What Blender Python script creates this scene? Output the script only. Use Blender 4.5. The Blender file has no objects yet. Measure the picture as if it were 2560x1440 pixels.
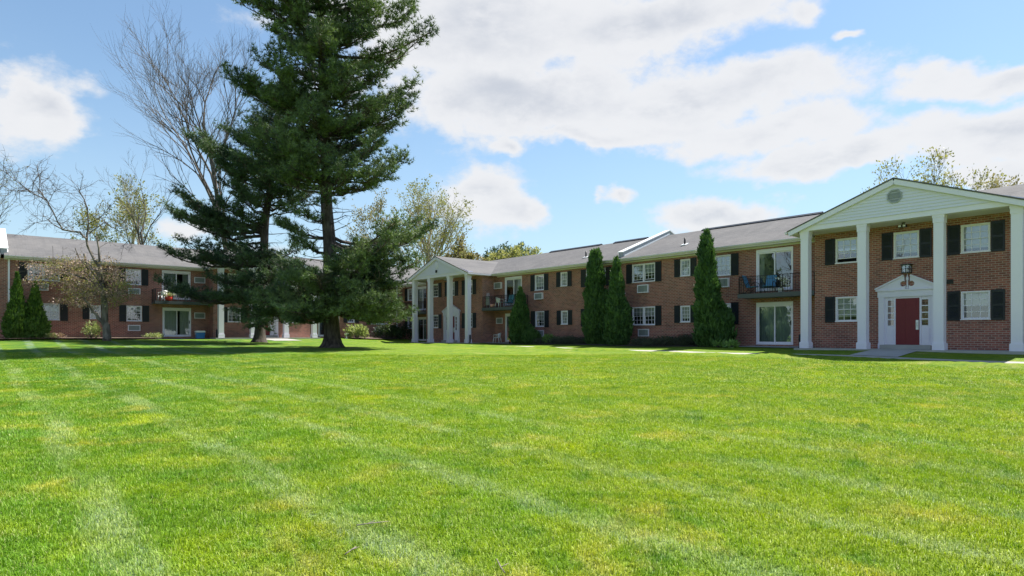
import bpy, math, random
import numpy as np
from mathutils import Vector, Matrix, noise as mnoise

random.seed(7)
S = bpy.context.scene
COL = S.collection
R = math.radians

# ------------------------------------------------------------------ camera, world, sun, exposure
F = 1578.7; Y0 = 838.31; CAMZ = 0.58            # focal length in photo pixels, horizon row, eye height
cd = bpy.data.cameras.new('camera'); cam = bpy.data.objects.new('camera', cd); COL.objects.link(cam)
cam.location = (0, 0, CAMZ); cam.rotation_euler = (R(90), 0, 0)
cd.sensor_width = 36; cd.lens = F / 2560 * 36; cd.shift_y = (Y0 - 720) / 2560
cd.clip_start = 0.1; cd.clip_end = 6000
S.camera = cam
S.view_settings.view_transform = 'Standard'; S.view_settings.look = 'None'
S.view_settings.exposure = 1.2; S.view_settings.gamma = 1

TH = 0.70563
U = Vector((math.sin(TH), -math.cos(TH), 0)); N = Vector((math.cos(TH), math.sin(TH), 0))
SUN_EL = R(59); SUN_A = R(6)
sund = (N * math.cos(SUN_A) + U * math.sin(SUN_A)) * math.cos(SUN_EL) + Vector((0, 0, math.sin(SUN_EL)))
sl = bpy.data.lights.new('sun', 'SUN'); sl.energy = 5.0; sl.angle = R(0.53); sl.color = (1, .95, .86)
so = bpy.data.objects.new('sun', sl); COL.objects.link(so)
so.rotation_euler = sund.to_track_quat('Z', 'Y').to_euler(); so.location = (0, 0, 60)

W = bpy.data.worlds.new('World'); S.world = W; W.use_nodes = True


class NT:
    """small helper round a node tree"""
    def __init__(s, tree): s.t = tree
    def n(s, typ, **kw):
        nd = s.t.nodes.new(typ)
        for k, v in kw.items(): setattr(nd, k, v)
        return nd
    def put(s, sock, v):
        if isinstance(v, bpy.types.NodeSocket): s.t.links.new(v, sock)
        else:
            try: sock.default_value = v
            except Exception: sock.default_value = tuple(v) + (1,)
    def m(s, op, a, b=None, c=None, clamp=False):
        nd = s.n('ShaderNodeMath', operation=op, use_clamp=clamp)
        s.put(nd.inputs[0], a)
        if b is not None: s.put(nd.inputs[1], b)
        if c is not None: s.put(nd.inputs[2], c)
        return nd.outputs[0]
    def vm(s, op, a, b=None):
        nd = s.n('ShaderNodeVectorMath', operation=op)
        s.put(nd.inputs[0], a)
        if b is not None: s.put(nd.inputs[1], b)
        return nd.outputs['Value'] if op in ('DOT_PRODUCT', 'LENGTH', 'DISTANCE') else nd.outputs[0]
    def noise(s, vec, scale, detail=3, rough=.55, dist=0):
        nd = s.n('ShaderNodeTexNoise'); s.put(nd.inputs['Vector'], vec)
        nd.inputs['Scale'].default_value = scale; nd.inputs['Detail'].default_value = detail
        nd.inputs['Roughness'].default_value = rough; nd.inputs['Distortion'].default_value = dist
        return nd.outputs['Fac']
    def ss(s, v, lo, hi, a=0., b=1.):
        nd = s.n('ShaderNodeMapRange', interpolation_type='SMOOTHSTEP')
        s.put(nd.inputs['Value'], v); nd.inputs['From Min'].default_value = lo; nd.inputs['From Max'].default_value = hi
        s.put(nd.inputs['To Min'], a); s.put(nd.inputs['To Max'], b)
        return nd.outputs[0]
    def mix(s, f, a, b, mode='MIX'):
        nd = s.n('ShaderNodeMix', data_type='RGBA', blend_type=mode)
        s.put(nd.inputs[0], f); s.put(nd.inputs[6], a); s.put(nd.inputs[7], b)
        return nd.outputs[2]
    def mapv(s, vec, scale=(1, 1, 1), loc=(0, 0, 0), rot=(0, 0, 0)):
        nd = s.n('ShaderNodeMapping'); s.put(nd.inputs[0], vec)
        nd.inputs['Scale'].default_value = scale; nd.inputs['Location'].default_value = loc; nd.inputs['Rotation'].default_value = rot
        return nd.outputs[0]


def sky_world():
    t = W.node_tree; t.nodes.clear(); q = NT(t)
    out = q.n('ShaderNodeOutputWorld'); bg = q.n('ShaderNodeBackground'); t.links.new(bg.outputs[0], out.inputs[0])
    bg.inputs['Strength'].default_value = 0.061
    sky = q.n('ShaderNodeTexSky', sky_type='NISHITA', sun_disc=False)
    sky.sun_elevation = SUN_EL; sky.sun_rotation = math.atan2(sund.x, sund.y)
    sky.altitude = 100; sky.air_density = 1.15; sky.dust_density = .6; sky.ozone_density = 1.6
    co = q.n('ShaderNodeTexCoord').outputs['Generated']
    sep = q.n('ShaderNodeSeparateXYZ'); q.put(sep.inputs[0], co)
    x, y, z = sep.outputs
    az = q.m('ARCTAN2', x, y); el = q.m('ARCSINE', z)
    # bend the outlines so the banks of cloud have ragged, billowing edges
    def vnoise(scale, off, det=4):
        nd = q.n('ShaderNodeTexNoise'); q.put(nd.inputs['Vector'], q.mapv(co, (1, 1, 1.5), off)); nd.inputs['Scale'].default_value = scale; nd.inputs['Detail'].default_value = det; nd.inputs['Roughness'].default_value = .6
        s2 = q.n('ShaderNodeSeparateXYZ'); q.put(s2.inputs[0], nd.outputs['Color']); return s2.outputs
    wa = vnoise(3.5, (2, 5, 1)); wb = vnoise(11., (1, 0, 4))
    az = q.m('ADD', az, q.m('ADD', q.m('MULTIPLY', q.m('SUBTRACT', wa[0], .5), .22), q.m('MULTIPLY', q.m('SUBTRACT', wb[0], .5), .10)))
    el = q.m('ADD', el, q.m('ADD', q.m('MULTIPLY', q.m('SUBTRACT', wa[1], .5), .09), q.m('MULTIPLY', q.m('SUBTRACT', wb[1], .5), .05)))
    dens = None
    for (cx, cy, rx, ry, wt) in CLOUDS:
        a = q.m('DIVIDE', q.m('SUBTRACT', az, cx), rx); e = q.m('DIVIDE', q.m('SUBTRACT', el, cy), ry)
        d = q.m('SUBTRACT', wt, q.m('SQRT', q.m('ADD', q.m('MULTIPLY', a, a), q.m('MULTIPLY', e, e))))
        dens = d if dens is None else q.m('SMOOTH_MAX', dens, d, .25)
    # the rest of the sky carries plenty of cloud as well, brighter where the sun shines on its face
    far = q.ss(q.m('ABSOLUTE', az), .85, 1.2)
    high = q.ss(el, .55, .85)
    gen = q.m('ADD', q.m('MULTIPLY', q.m('SUBTRACT', q.noise(q.mapv(co, (1, 1, 2.0)), 1.9, 5, .55), .5), 4.), -.15)
    gen = q.m('SUBTRACT', gen, q.m('ADD', q.m('MULTIPLY', q.m('SUBTRACT', 1., far), 9.), q.m('MULTIPLY', high, 9.)))
    dens = q.m('MAXIMUM', dens, gen)
    fr = q.m('ADD', q.m('MULTIPLY', q.m('SUBTRACT', q.noise(q.mapv(co, (1, 1, 1.6), (3, 1, 7)), 8., 9, .65), .5), 1.7), q.m('MULTIPLY', q.m('SUBTRACT', q.noise(q.mapv(co, (1, 1, 1.4), (8, 2, 7)), 26., 6, .6), .5), .5))
    dens = q.m('ADD', dens, fr)
    cov = q.ss(dens, -.12, .46)
    # sunlit crowns and greyer bases
    body = q.ss(q.m('ADD', q.noise(q.mapv(co, (1, 1, 2.6), (5, 2, 1)), 5.0, 7, .6), q.m('MULTIPLY', fr, .25)), .34, .66)
    core = q.ss(dens, .35, 1.2)
    shade = q.m('MULTIPLY', core, q.m('SUBTRACT', 1., body))
    col = q.mix(shade, (6.25, 6.3, 6.45, 1), (4.35, 4.6, 5.1, 1))
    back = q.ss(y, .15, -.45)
    col = q.mix(back, col, (7.4, 7.4, 7.7, 1))  # unseen cloud behind the camera, brightened to fill the shaded walls
    skc = q.mix(1., sky.outputs[0], (1.0, 1.14, 1.2, 1), 'MULTIPLY')
    hz = q.ss(el, .0, .42, .55, .10)          # pale spring haze thickening towards the horizon
    skc = q.mix(hz, skc, (4.4, 5.8, 7.0, 1))
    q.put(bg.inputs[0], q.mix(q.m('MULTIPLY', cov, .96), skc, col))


def azel(px, py):
    x, y, z = (px - 1280) / F, 1., (Y0 - py) / F
    return math.atan2(x, y), math.atan2(z, math.hypot(x, y))


CLOUDS = []
for (cx, cy, rx, ry, wt) in [(1250, 60, 440, 190, 1.22), (1620, 70, 330, 140, 1.22), (1280, 250, 400, 140, 1.22), (1650, 260, 480, 140, 1.22), (1880, 340, 300, 105, 1.1), (2080, 400, 360, 95, 1.22), (1500, 340, 420, 70, 1),
                             (2450, 190, 260, 110, 1.2), (2430, 340, 320, 130, 1.22), (1190, 510, 150, 105, 1), (1265, 545, 100, 60, 1), (1830, 525, 210, 72, 1), (90, 250, 165, 105, 1),
                             (1545, 495, 70, 34, .9), (1250, 380, 70, 34, .9), (500, 575, 110, 45, .7), (2500, 430, 190, 70, 1), (2130, 105, 70, 34, .7), (1960, 60, 100, 80, .7), (640, 640, 220, 50, .6)]:
    a0, e0 = azel(cx, cy); a1, e1 = azel(cx + rx, cy - ry)
    CLOUDS.append((a0, e0, abs(a1 - a0), abs(e1 - e0), wt))
sky_world()

# ------------------------------------------------------------------ placing helpers
O1 = Vector((13.1424, 28.7586, 0)); O3 = Vector((-23.3151 / 1.065, 50.242 / 1.065, 0))
LZ = 0.40                                      # the far building stands a little higher up the slope


def at(px, py, y):                              # a point y metres away, seen at that place of the photo
    return Vector(((px - 1280) / F * y, y, CAMZ + (Y0 - py) / F * y))


def RW(s, d, z=0): return O1 + U * s + N * d + Vector((0, 0, z))


def LW(s, d, z=0): return O3 + N * s - U * d + Vector((0, 0, z + LZ))


def RS(px, d):                                  # position along the near wing at depth d behind its columns
    r = Vector(((px - 1280) / F, 1, 0)); t = (d + O1.dot(N)) / r.dot(N); return (r * t - O1).dot(U)


def LS(px, d):
    r = Vector(((px - 1280) / F, 1, 0)); t = (O3.dot(U) - d) / r.dot(U); return (r * t - O3).dot(N)


# ------------------------------------------------------------------ terrain
_pts = []
for s in (-45, -36, -26, -15, -5, 4, 12, 22): _pts += [(RW(s, -.2), -.02), (RW(s, 4), .0)]
for s, h in ((-28, -.69), (-20, -.74), (-9.5, -.81), (-3, -.85), (4.9, -.88), (8.6, -.94), (18, -1.1)): _pts.append((RW(s, -2.9), h + .58))
for x, y, h in ((0, 0, -1.56), (0, 4, -1.5), (-4, 4, -1.47), (4, 4, -1.52), (-12, 4, -1.4), (12, 4, -1.47), (0, -14, -1.8), (-16, -8, -1.6), (18, -8, -1.7),
                (-10.5, 37, -.70), (-17.8, 44.5, -.48), (-26.3, 41, -.37), (-36, 36, -.50), (-40, 20, -1.05), (-18, 30, -.90), (-25, 27, -.92), (-8, 22, -1.12), (6, 22, -1.04)):
    _pts.append((Vector((x, y, 0)), h + .58))
for s in (-20, -12, -5, 2, 9, 15): _pts += [(LW(s, -.2), .29), (LW(s, 5), .33)]
_P = np.array([[p.x, p.y] for p, h in _pts]); _H = np.array([h for p, h in _pts])


def _ker(r2): return 0.5 * r2 * np.log(r2 + 1e-9)


def _fit():
    n = len(_P); d2 = ((_P[:, None] - _P[None]) ** 2).sum(-1)
    A = np.zeros((n + 3, n + 3)); A[:n, :n] = _ker(d2) + np.eye(n) * 4.; A[:n, n] = 1; A[:n, n + 1:] = _P
    A[n, :n] = 1; A[n + 1:, :n] = _P.T
    return np.linalg.solve(A, np.r_[_H, 0, 0, 0])


_Wt = _fit()


def height(x, y):
    x = np.atleast_1d(np.asarray(x, float)); y = np.atleast_1d(np.asarray(y, float))
    d2 = (x[:, None] - _P[:, 0]) ** 2 + (y[:, None] - _P[:, 1]) ** 2
    n = len(_P); v = _ker(d2) @ _Wt[:n] + _Wt[n] + x * _Wt[n + 1] + y * _Wt[n + 2]
    far = np.clip((np.hypot(x, y - 25) - 55) / 40, 0, 1)
    v = np.clip(v, -1.6, .8) * (1 - far) + far * np.where(y > 20, .1, -1.0)
    # worn edge: the lawn swells a little just in front of the path along the near wing
    s = (x - O1.x) * U.x + (y - O1.y) * U.y; d = (x - O1.x) * N.x + (y - O1.y) * N.y
    wob = .5 + .5 * np.sin(s * .9) * np.sin(s * .37 + 1) + .25 * np.sin(s * 2.3)
    lip = np.exp(-((d + 3.8) / .45) ** 2) * np.where(s < 1.5, .06 + .10 * np.clip(wob, 0, 1), .115) * (s > -34)
    return v + lip


def hz(x, y): return float(height([x], [y])[0])


# ------------------------------------------------------------------ materials
MATS = {}


def mat(name, fn, **kw):
    m = bpy.data.materials.new(name); m.use_nodes = True; t = m.node_tree; t.nodes.clear(); q = NT(t)
    out = q.n('ShaderNodeOutputMaterial'); fn(q, out, **kw); MATS[name] = m; return m


def princ(q, out, col, rough=.6, spec=.3, bump=None, bstr=.2, bdist=.01, metal=0):
    b = q.n('ShaderNodeBsdfPrincipled'); q.put(b.inputs['Base Color'], col); q.put(b.inputs['Roughness'], rough)
    b.inputs['Specular IOR Level'].default_value = spec; b.inputs['Metallic'].default_value = metal
    if bump is not None:
        bp = q.n('ShaderNodeBump'); bp.inputs['Strength'].default_value = bstr; bp.inputs['Distance'].default_value = bdist
        q.put(bp.inputs['Height'], bump); q.t.links.new(bp.outputs[0], b.inputs['Normal'])
    q.t.links.new(b.outputs[0], out.inputs[0]); return b


def obj_co(q): return q.n('ShaderNodeTexCoord').outputs['Object']


def pos_co(q): return q.n('ShaderNodeNewGeometry').outputs['Position']


def _brick(q, out):
    co = obj_co(q); sep = q.n('ShaderNodeSeparateXYZ'); q.put(sep.inputs[0], co)
    cb = q.n('ShaderNodeCombineXYZ'); q.put(cb.inputs[0], q.m('ADD', sep.outputs[0], sep.outputs[1])); q.put(cb.inputs[1], sep.outputs[2])
    b = q.n('ShaderNodeTexBrick'); b.offset = .5
    q.put(b.inputs['Vector'], cb.outputs[0]); b.inputs['Scale'].default_value = 1
    b.inputs['Brick Width'].default_value = .225; b.inputs['Row Height'].default_value = .086
    b.inputs['Mortar Size'].default_value = .011; b.inputs['Mortar Smooth'].default_value = .3; b.inputs['Bias'].default_value = -.1
    b.inputs['Color1'].default_value = (.43, .145, .110, 1); b.inputs['Color2'].default_value = (.190, .066, .058, 1); b.inputs['Mortar'].default_value = (.52, .42, .36, 1)
    n = q.noise(cb.outputs[0], .55, 4, .6); n2 = q.noise(cb.outputs[0], 14, 3, .6)
    c = q.mix(q.ss(n, .35, .7), b.outputs['Color'], q.mix(1., b.outputs['Color'], (.78, .80, .82, 1), 'MULTIPLY'))
    c = q.mix(q.m('MULTIPLY', n2, .35), c, (.28, .17, .135, 1))
    bt = q.noise(q.mapv(cb.outputs[0], (1, .35, 1), (4, 1, 0)), .8, 3, .5); c = q.mix(q.ss(bt, .45, .62, 0., .35), c, q.mix(1., c, (.66, .62, .66, 1), 'MULTIPLY'))
    st = q.noise(q.mapv(cb.outputs[0], (2.2, .25, 1)), 1.3, 4, .6)
    c = q.mix(q.ss(st, .58, .8, 0., .22), c, (.55, .50, .45, 1))
    princ(q, out, c, .85, .2, q.m('SUBTRACT', 1., b.outputs['Fac']), .6, .012)


mat('brick', _brick)


def _paint(q, out, col, rough=.5, dirt=.12):
    n = q.noise(obj_co(q), 1.4, 5, .65); n2 = q.noise(obj_co(q), 26, 2, .5)
    c = q.mix(q.ss(n, .45, .8, 0., dirt), col, tuple(v * .62 for v in col[:3]) + (1,))
    princ(q, out, c, rough, .35, n2, .08, .003)


mat('white_paint', _paint, col=(.75, .72, .85, 1))
mat('cream_trim', _paint, col=(.68, .65, .71, 1))
mat('siding', _paint, col=(.71, .70, .82, 1), dirt=.08)
mat('shutter', _paint, col=(.016, .020, .028, 1), rough=.45)
mat('red_paint', _paint, col=(.17, .014, .026, 1), rough=.4)
mat('vinyl_white', _paint, col=(.79, .76, .86, 1), rough=.35, dirt=.05)
mat('grey_metal', _paint, col=(.33, .35, .36, 1), rough=.4)
mat('black_metal', _paint, col=(.012, .012, .014, 1), rough=.4)
mat('dark_slab', _paint, col=(.075, .085, .095, 1), rough=.6)
mat('grille', _paint, col=(.30, .33, .35, 1), rough=.5)
mat('blue_fabric', _paint, col=(.09, .25, .42, 1), rough=.7)
mat('teal_fabric', _paint, col=(.10, .30, .36, 1), rough=.7)
mat('pink_fabric', _paint, col=(.62, .32, .38, 1), rough=.7)
mat('red_plastic', _paint, col=(.55, .05, .04, 1), rough=.4)
mat('orange_plastic', _paint, col=(.75, .28, .05, 1), rough=.4)
mat('blue_plastic', _paint, col=(.05, .22, .50, 1), rough=.35)
mat('white_plastic', _paint, col=(.82, .83, .82, 1), rough=.3)
mat('flashing', _paint, col=(.82, .84, .86, 1), rough=.35, dirt=.2)
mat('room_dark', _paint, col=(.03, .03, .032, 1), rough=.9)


def _shingle(q, out):
    co = obj_co(q); sep = q.n('ShaderNodeSeparateXYZ'); q.put(sep.inputs[0], co)
    cb = q.n('ShaderNodeCombineXYZ'); q.put(cb.inputs[0], q.m('ADD', sep.outputs[0], q.m('MULTIPLY', sep.outputs[1], .001))); q.put(cb.inputs[1], q.m('MULTIPLY', sep.outputs[2], 2.7))
    b = q.n('ShaderNodeTexBrick'); q.put(b.inputs['Vector'], cb.outputs[0]); b.inputs['Scale'].default_value = 1
    b.inputs['Brick Width'].default_value = .33; b.inputs['Row Height'].default_value = .15; b.inputs['Mortar Size'].default_value = .008
    b.inputs['Color1'].default_value = (.135, .132, .136, 1); b.inputs['Color2'].default_value = (.100, .098, .103, 1); b.inputs['Mortar'].default_value = (.085, .085, .09, 1)
    n = q.noise(co, .5, 5, .6); n2 = q.noise(co, 30, 2, .6)
    c = q.mix(q.ss(n, .35, .7, 0., .35), b.outputs['Color'], (.180, .172, .170, 1))
    stn = q.noise(q.mapv(cb.outputs[0], (1.6, .22, 1)), 1.1, 4, .6); c = q.mix(q.ss(stn, .5, .75, 0., .4), c, (.085, .085, .088, 1))
    c = q.mix(q.m('MULTIPLY', n2, .3), c, (.08, .08, .083, 1))
    princ(q, out, c, .9, .15, q.m('SUBTRACT', n2, b.outputs['Fac']), .3, .01)


mat('shingle', _shingle)


def _concrete(q, out, col=(.40, .395, .39, 1)):
    p = pos_co(q); n = q.noise(p, 1.1, 5, .6); n2 = q.noise(p, 40, 3, .6)
    c = q.mix(q.ss(n, .35, .7, 0., .5), col, tuple(v * .72 for v in col[:3]) + (1,))
    c = q.mix(q.m('MULTIPLY', n2, .25), c, (.28, .27, .26, 1))
    princ(q, out, c, .85, .2, n2, .2, .005)


mat('concrete', _concrete); mat('path_concrete', _concrete, col=(.37, .355, .325, 1))


def _glass(q, out):
    fr = q.n('ShaderNodeFresnel'); fr.inputs[0].default_value = 1.5
    fac = q.m('MULTIPLY_ADD', fr.outputs[0], 2.2, .10, clamp=True)
    g = q.n('ShaderNodeBsdfGlossy'); g.inputs['Roughness'].default_value = .015; g.inputs['Color'].default_value = (.95, .97, 1, 1)
    bp = q.n('ShaderNodeBump'); bp.inputs['Strength'].default_value = .05; bp.inputs['Distance'].default_value = .02
    q.put(bp.inputs['Height'], q.noise(obj_co(q), 1.7, 2, .5)); q.t.links.new(bp.outputs[0], g.inputs['Normal'])
    tr = q.n('ShaderNodeBsdfTransparent'); tr.inputs[0].default_value = (.88, .92, .91, 1)
    mx = q.n('ShaderNodeMixShader'); q.put(mx.inputs[0], fac); q.t.links.new(tr.outputs[0], mx.inputs[1]); q.t.links.new(g.outputs[0], mx.inputs[2])
    q.t.links.new(mx.outputs[0], out.inputs[0])


mat('glass', _glass)


def _blind(q, out, axis=2, per=.05, col=(.50, .51, .53, 1)):
    sep = q.n('ShaderNodeSeparateXYZ'); q.put(sep.inputs[0], obj_co(q))
    v = q.m('FRACT', q.m('DIVIDE', q.m('ADD', sep.outputs[axis], 50.), per))
    c = q.mix(q.ss(v, .72, .98), col, tuple(k * .8 for k in col[:3]) + (1,))
    b = princ(q, out, c, .8, .1)


mat('blind', _blind); mat('vertical_blind', _blind, axis=0, per=.11, col=(.21, .26, .26, 1)); mat('curtain', _blind, axis=0, per=.19, col=(.50, .52, .52, 1))


def _leaf(q, out, a, b, trans=.3, ns=1.2, rough=.55, tcol=1.35):
    p = pos_co(q); n = q.noise(p, ns, 4, .6); n2 = q.noise(p, ns * 14, 2, .6)
    c = q.mix(q.ss(q.m('ADD', q.m('MULTIPLY', n, .65), q.m('MULTIPLY', n2, .4)), .35, .68), a, b)
    pr = q.n('ShaderNodeBsdfPrincipled'); q.put(pr.inputs['Base Color'], c); pr.inputs['Roughness'].default_value = rough; pr.inputs['Specular IOR Level'].default_value = .25
    tl = q.n('ShaderNodeBsdfTranslucent'); q.put(tl.inputs[0], q.mix(1., c, (tcol, tcol, .7, 1), 'MULTIPLY'))
    mx = q.n('ShaderNodeMixShader'); mx.inputs[0].default_value = trans
    q.t.links.new(pr.outputs[0], mx.inputs[1]); q.t.links.new(tl.outputs[0], mx.inputs[2]); q.t.links.new(mx.outputs[0], out.inputs[0])


mat('pine_needles', _leaf, a=(.016, .042, .027, 1), b=(.190, .260, .110, 1), trans=.15, ns=.6)  # pale clumps paint sunlit boughs into the needles, dark ones shade
mat('pine_needles_dark', _leaf, a=(.013, .036, .026, 1), b=(.120, .185, .085, 1), trans=.15, ns=.6)  # sunlit and shaded clumps painted in here too, darker overall
mat('arborvitae_leaf', _leaf, a=(.030, .078, .026, 1), b=(.085, .165, .048, 1), trans=.2, ns=2.2)
mat('arborvitae_bright', _leaf, a=(.045, .100, .020, 1), b=(.10, .175, .035, 1), trans=.25, ns=2.2)
mat('spring_leaf', _leaf, a=(.20, .24, .05, 1), b=(.34, .35, .10, 1), trans=.4)
mat('bud_leaf', _leaf, a=(.14, .15, .06, 1), b=(.28, .27, .11, 1), trans=.35)
mat('olive_leaf', _leaf, a=(.17, .15, .085, 1), b=(.27, .235, .135, 1), trans=.3)
mat('willow_leaf', _leaf, a=(.20, .215, .10, 1), b=(.31, .31, .165, 1), trans=.4)
mat('blossom', _leaf, a=(.23, .155, .115, 1), b=(.50, .39, .34, 1), trans=.25, ns=1.5)
mat('blossom_green', _leaf, a=(.17, .19, .06, 1), b=(.30, .30, .10, 1), trans=.35, ns=1.5)
mat('far_pine', _leaf, a=(.045, .085, .07, 1), b=(.09, .135, .10, 1), trans=.2)
mat('juniper', _leaf, a=(.035, .050, .038, 1), b=(.10, .115, .075, 1), trans=.2, ns=3)
mat('shrub_leaf', _leaf, a=(.16, .22, .09, 1), b=(.36, .40, .22, 1), trans=.35, ns=3)
mat('hosta_leaf', _leaf, a=(.12, .23, .06, 1), b=(.25, .38, .14, 1), trans=.35, ns=3)
mat('dark_leaf', _leaf, a=(.020, .042, .020, 1), b=(.05, .08, .035, 1), trans=.2, ns=3)
mat('pink_leaf', _leaf, a=(.30, .20, .16, 1), b=(.45, .32, .27, 1), trans=.3, ns=3)


def _bark(q, out, a, b, sc=6):
    co = pos_co(q); n = q.noise(q.mapv(co, (1, 1, .25)), sc, 5, .65); n2 = q.noise(co, 1.1, 3, .5)
    c = q.mix(q.ss(q.m('ADD', q.m('MULTIPLY', n, .7), q.m('MULTIPLY', n2, .3)), .36, .62), a, b)
    princ(q, out, c, .9, .15, n, .8, .04)


mat('pine_bark', _bark, a=(.030, .025, .024, 1), b=(.105, .088, .080, 1))
mat('grey_bark', _bark, a=(.085, .075, .065, 1), b=(.24, .21, .18, 1))
mat('twig_bark', _bark, a=(.060, .052, .048, 1), b=(.150, .130, .118, 1))
mat('pale_bark', _bark, a=(.20, .17, .13, 1), b=(.42, .37, .29, 1))


def _mulch(q, out):
    p = pos_co(q); n = q.noise(p, 18, 4, .7); n2 = q.noise(p, 1.5, 3, .5)
    c = q.mix(q.ss(n, .35, .65), (.05, .035, .028, 1), (.20, .155, .125, 1)); c = q.mix(q.m('MULTIPLY', n2, .5), c, (.16, .125, .105, 1))
    princ(q, out, c, .95, .1, n, 1., .04)


mat('mulch', _mulch)


def lawn_colour(q):
    """mown turf: strips along the near wing, patches of yellow, dry and rich grass; view sheen painted in"""
    p = pos_co(q)
    t = q.vm('DOT_PRODUCT', p, tuple(N)); s = q.vm('DOT_PRODUCT', p, tuple(U))
    flat = q.n('ShaderNodeCombineXYZ'); q.put(flat.inputs[0], t); q.put(flat.inputs[1], s)
    fl = flat.outputs[0]
    w = q.m('MULTIPLY', q.m('SUBTRACT', q.noise(fl, .10, 2, .5), .5), .9)
    ph = q.m('MULTIPLY', q.m('ADD', q.m('SUBTRACT', t, .92), w), 2 * math.pi / 1.45)
    st = q.m('COSINE', ph)
    wide = q.m('MULTIPLY_ADD', q.m('COSINE', q.m('MULTIPLY', ph, .5)), .5, .5)
    big = q.noise(fl, .23, 4, .6); mid = q.noise(fl, 1.1, 4, .65); fine = q.noise(fl, 7., 4, .7); cl = q.noise(fl, 2.6, 3, .6)
    g = q.mix(q.ss(big, .36, .66), (0.135, 0.208, 0.017, 1), (0.182, 0.241, 0.018, 1))
    view_tint = q.ss(q.vm('DOT_PRODUCT', p, (1., .25, 0.)), -8., 6., .95, 0.)             # darker, bluer view sheen towards the left, painted into the colour
    g = q.mix(view_tint, g, (0.050, 0.140, 0.042, 1))
    g = q.mix(q.m('MULTIPLY', wide, .45), g, (0.109, 0.211, 0.011, 1))  # alternate strips tinted for the blades' lean, sheen put into colour
    g = q.mix(q.ss(mid, .40, .70, 0., .75), g, (0.205, 0.262, 0.020, 1))
    g = q.mix(q.ss(cl, .50, .68, 0., .75), g, (0.056, 0.142, 0.012, 1))
    tuft = q.noise(q.mapv(fl, (1, 1, 1), (4, 1, 0)), 1.5, 4, .6); g = q.mix(q.ss(tuft, .60, .72, 0., .85), g, (0.036, 0.110, 0.010, 1))      # rich dark tufts
    # sheen painted in as pale streaks where the mower wheels laid the grass over
    streak = q.m('MULTIPLY', q.m('MULTIPLY', q.ss(st, .45, .98), q.ss(q.noise(q.mapv(fl, (1, .35, 1)), 1.3, 5, .65), .34, .66)), q.ss(t, 13., 3.0, .2, 1.))
    g = q.mix(q.m('MULTIPLY', streak, .70), g, (0.225, 0.285, 0.300, 1))
    g = q.mix(q.ss(q.noise(q.mapv(fl, (1, 1, 1), (7, 3, 0)), .42, 3, .6), .60, .76, 0., .65), g, (0.310, 0.345, 0.008, 1))     # yellow patches
    g = q.mix(q.ss(q.noise(q.mapv(fl, (1, 1, 1), (2, 9, 0)), .9, 5, .65), .52, .72, 0., .70), g, (0.345, 0.315, 0.140, 1))      # dry thatch
    g = q.mix(q.m('MULTIPLY', q.m('SUBTRACT', fine, .3), .4), g, (0.053, 0.132, 0.011, 1))
    return g, fine


def _lawn(q, out):
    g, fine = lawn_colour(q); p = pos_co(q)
    n = q.noise(p, 46, 3, .7); n2 = q.noise(p, 5.5, 4, .7)
    g = q.mix(q.ss(n, .30, .62, .45, 0.), g, (0.040, 0.099, 0.010, 1))
    g = q.mix(1., g, (1.0, 1.0, .75, 1), 'MULTIPLY')
    b = princ(q, out, g, .8, .1, q.m('ADD', q.m('MULTIPLY', n, .6), n2), .9, .06)


mat('lawn', _lawn)


def _blade(q, out):
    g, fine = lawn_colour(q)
    at_ = q.n('ShaderNodeAttribute', attribute_name='rnd').outputs['Fac']; hgt = q.n('ShaderNodeAttribute', attribute_name='hgt').outputs['Fac']
    g = q.mix(1., g, (1.98, 1.90, .74, 1), 'MULTIPLY')
    c = q.mix(q.ss(at_, .0, .5, .6, 0.), g, (0.060, 0.155, 0.012, 1))
    c = q.mix(q.ss(at_, .86, 1., 0., .7), c, (0.50, 0.50, 0.24, 1))
    c = q.mix(q.ss(hgt, .0, .5, .35, 0.), c, (0.20, 0.24, 0.05, 1))
    pr = q.n('ShaderNodeBsdfPrincipled'); q.put(pr.inputs['Base Color'], c); pr.inputs['Roughness'].default_value = .5; pr.inputs['Specular IOR Level'].default_value = .22
    tl = q.n('ShaderNodeBsdfTranslucent'); q.put(tl.inputs[0], q.mix(1., c, (0.858, 0.891, 0.330, 1), 'MULTIPLY'))
    mx = q.n('ShaderNodeMixShader'); mx.inputs[0].default_value = .35
    q.t.links.new(pr.outputs[0], mx.inputs[1]); q.t.links.new(tl.outputs[0], mx.inputs[2]); q.t.links.new(mx.outputs[0], out.inputs[0])


mat('grass_blade', _blade)

# ------------------------------------------------------------------ mesh helpers


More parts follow.
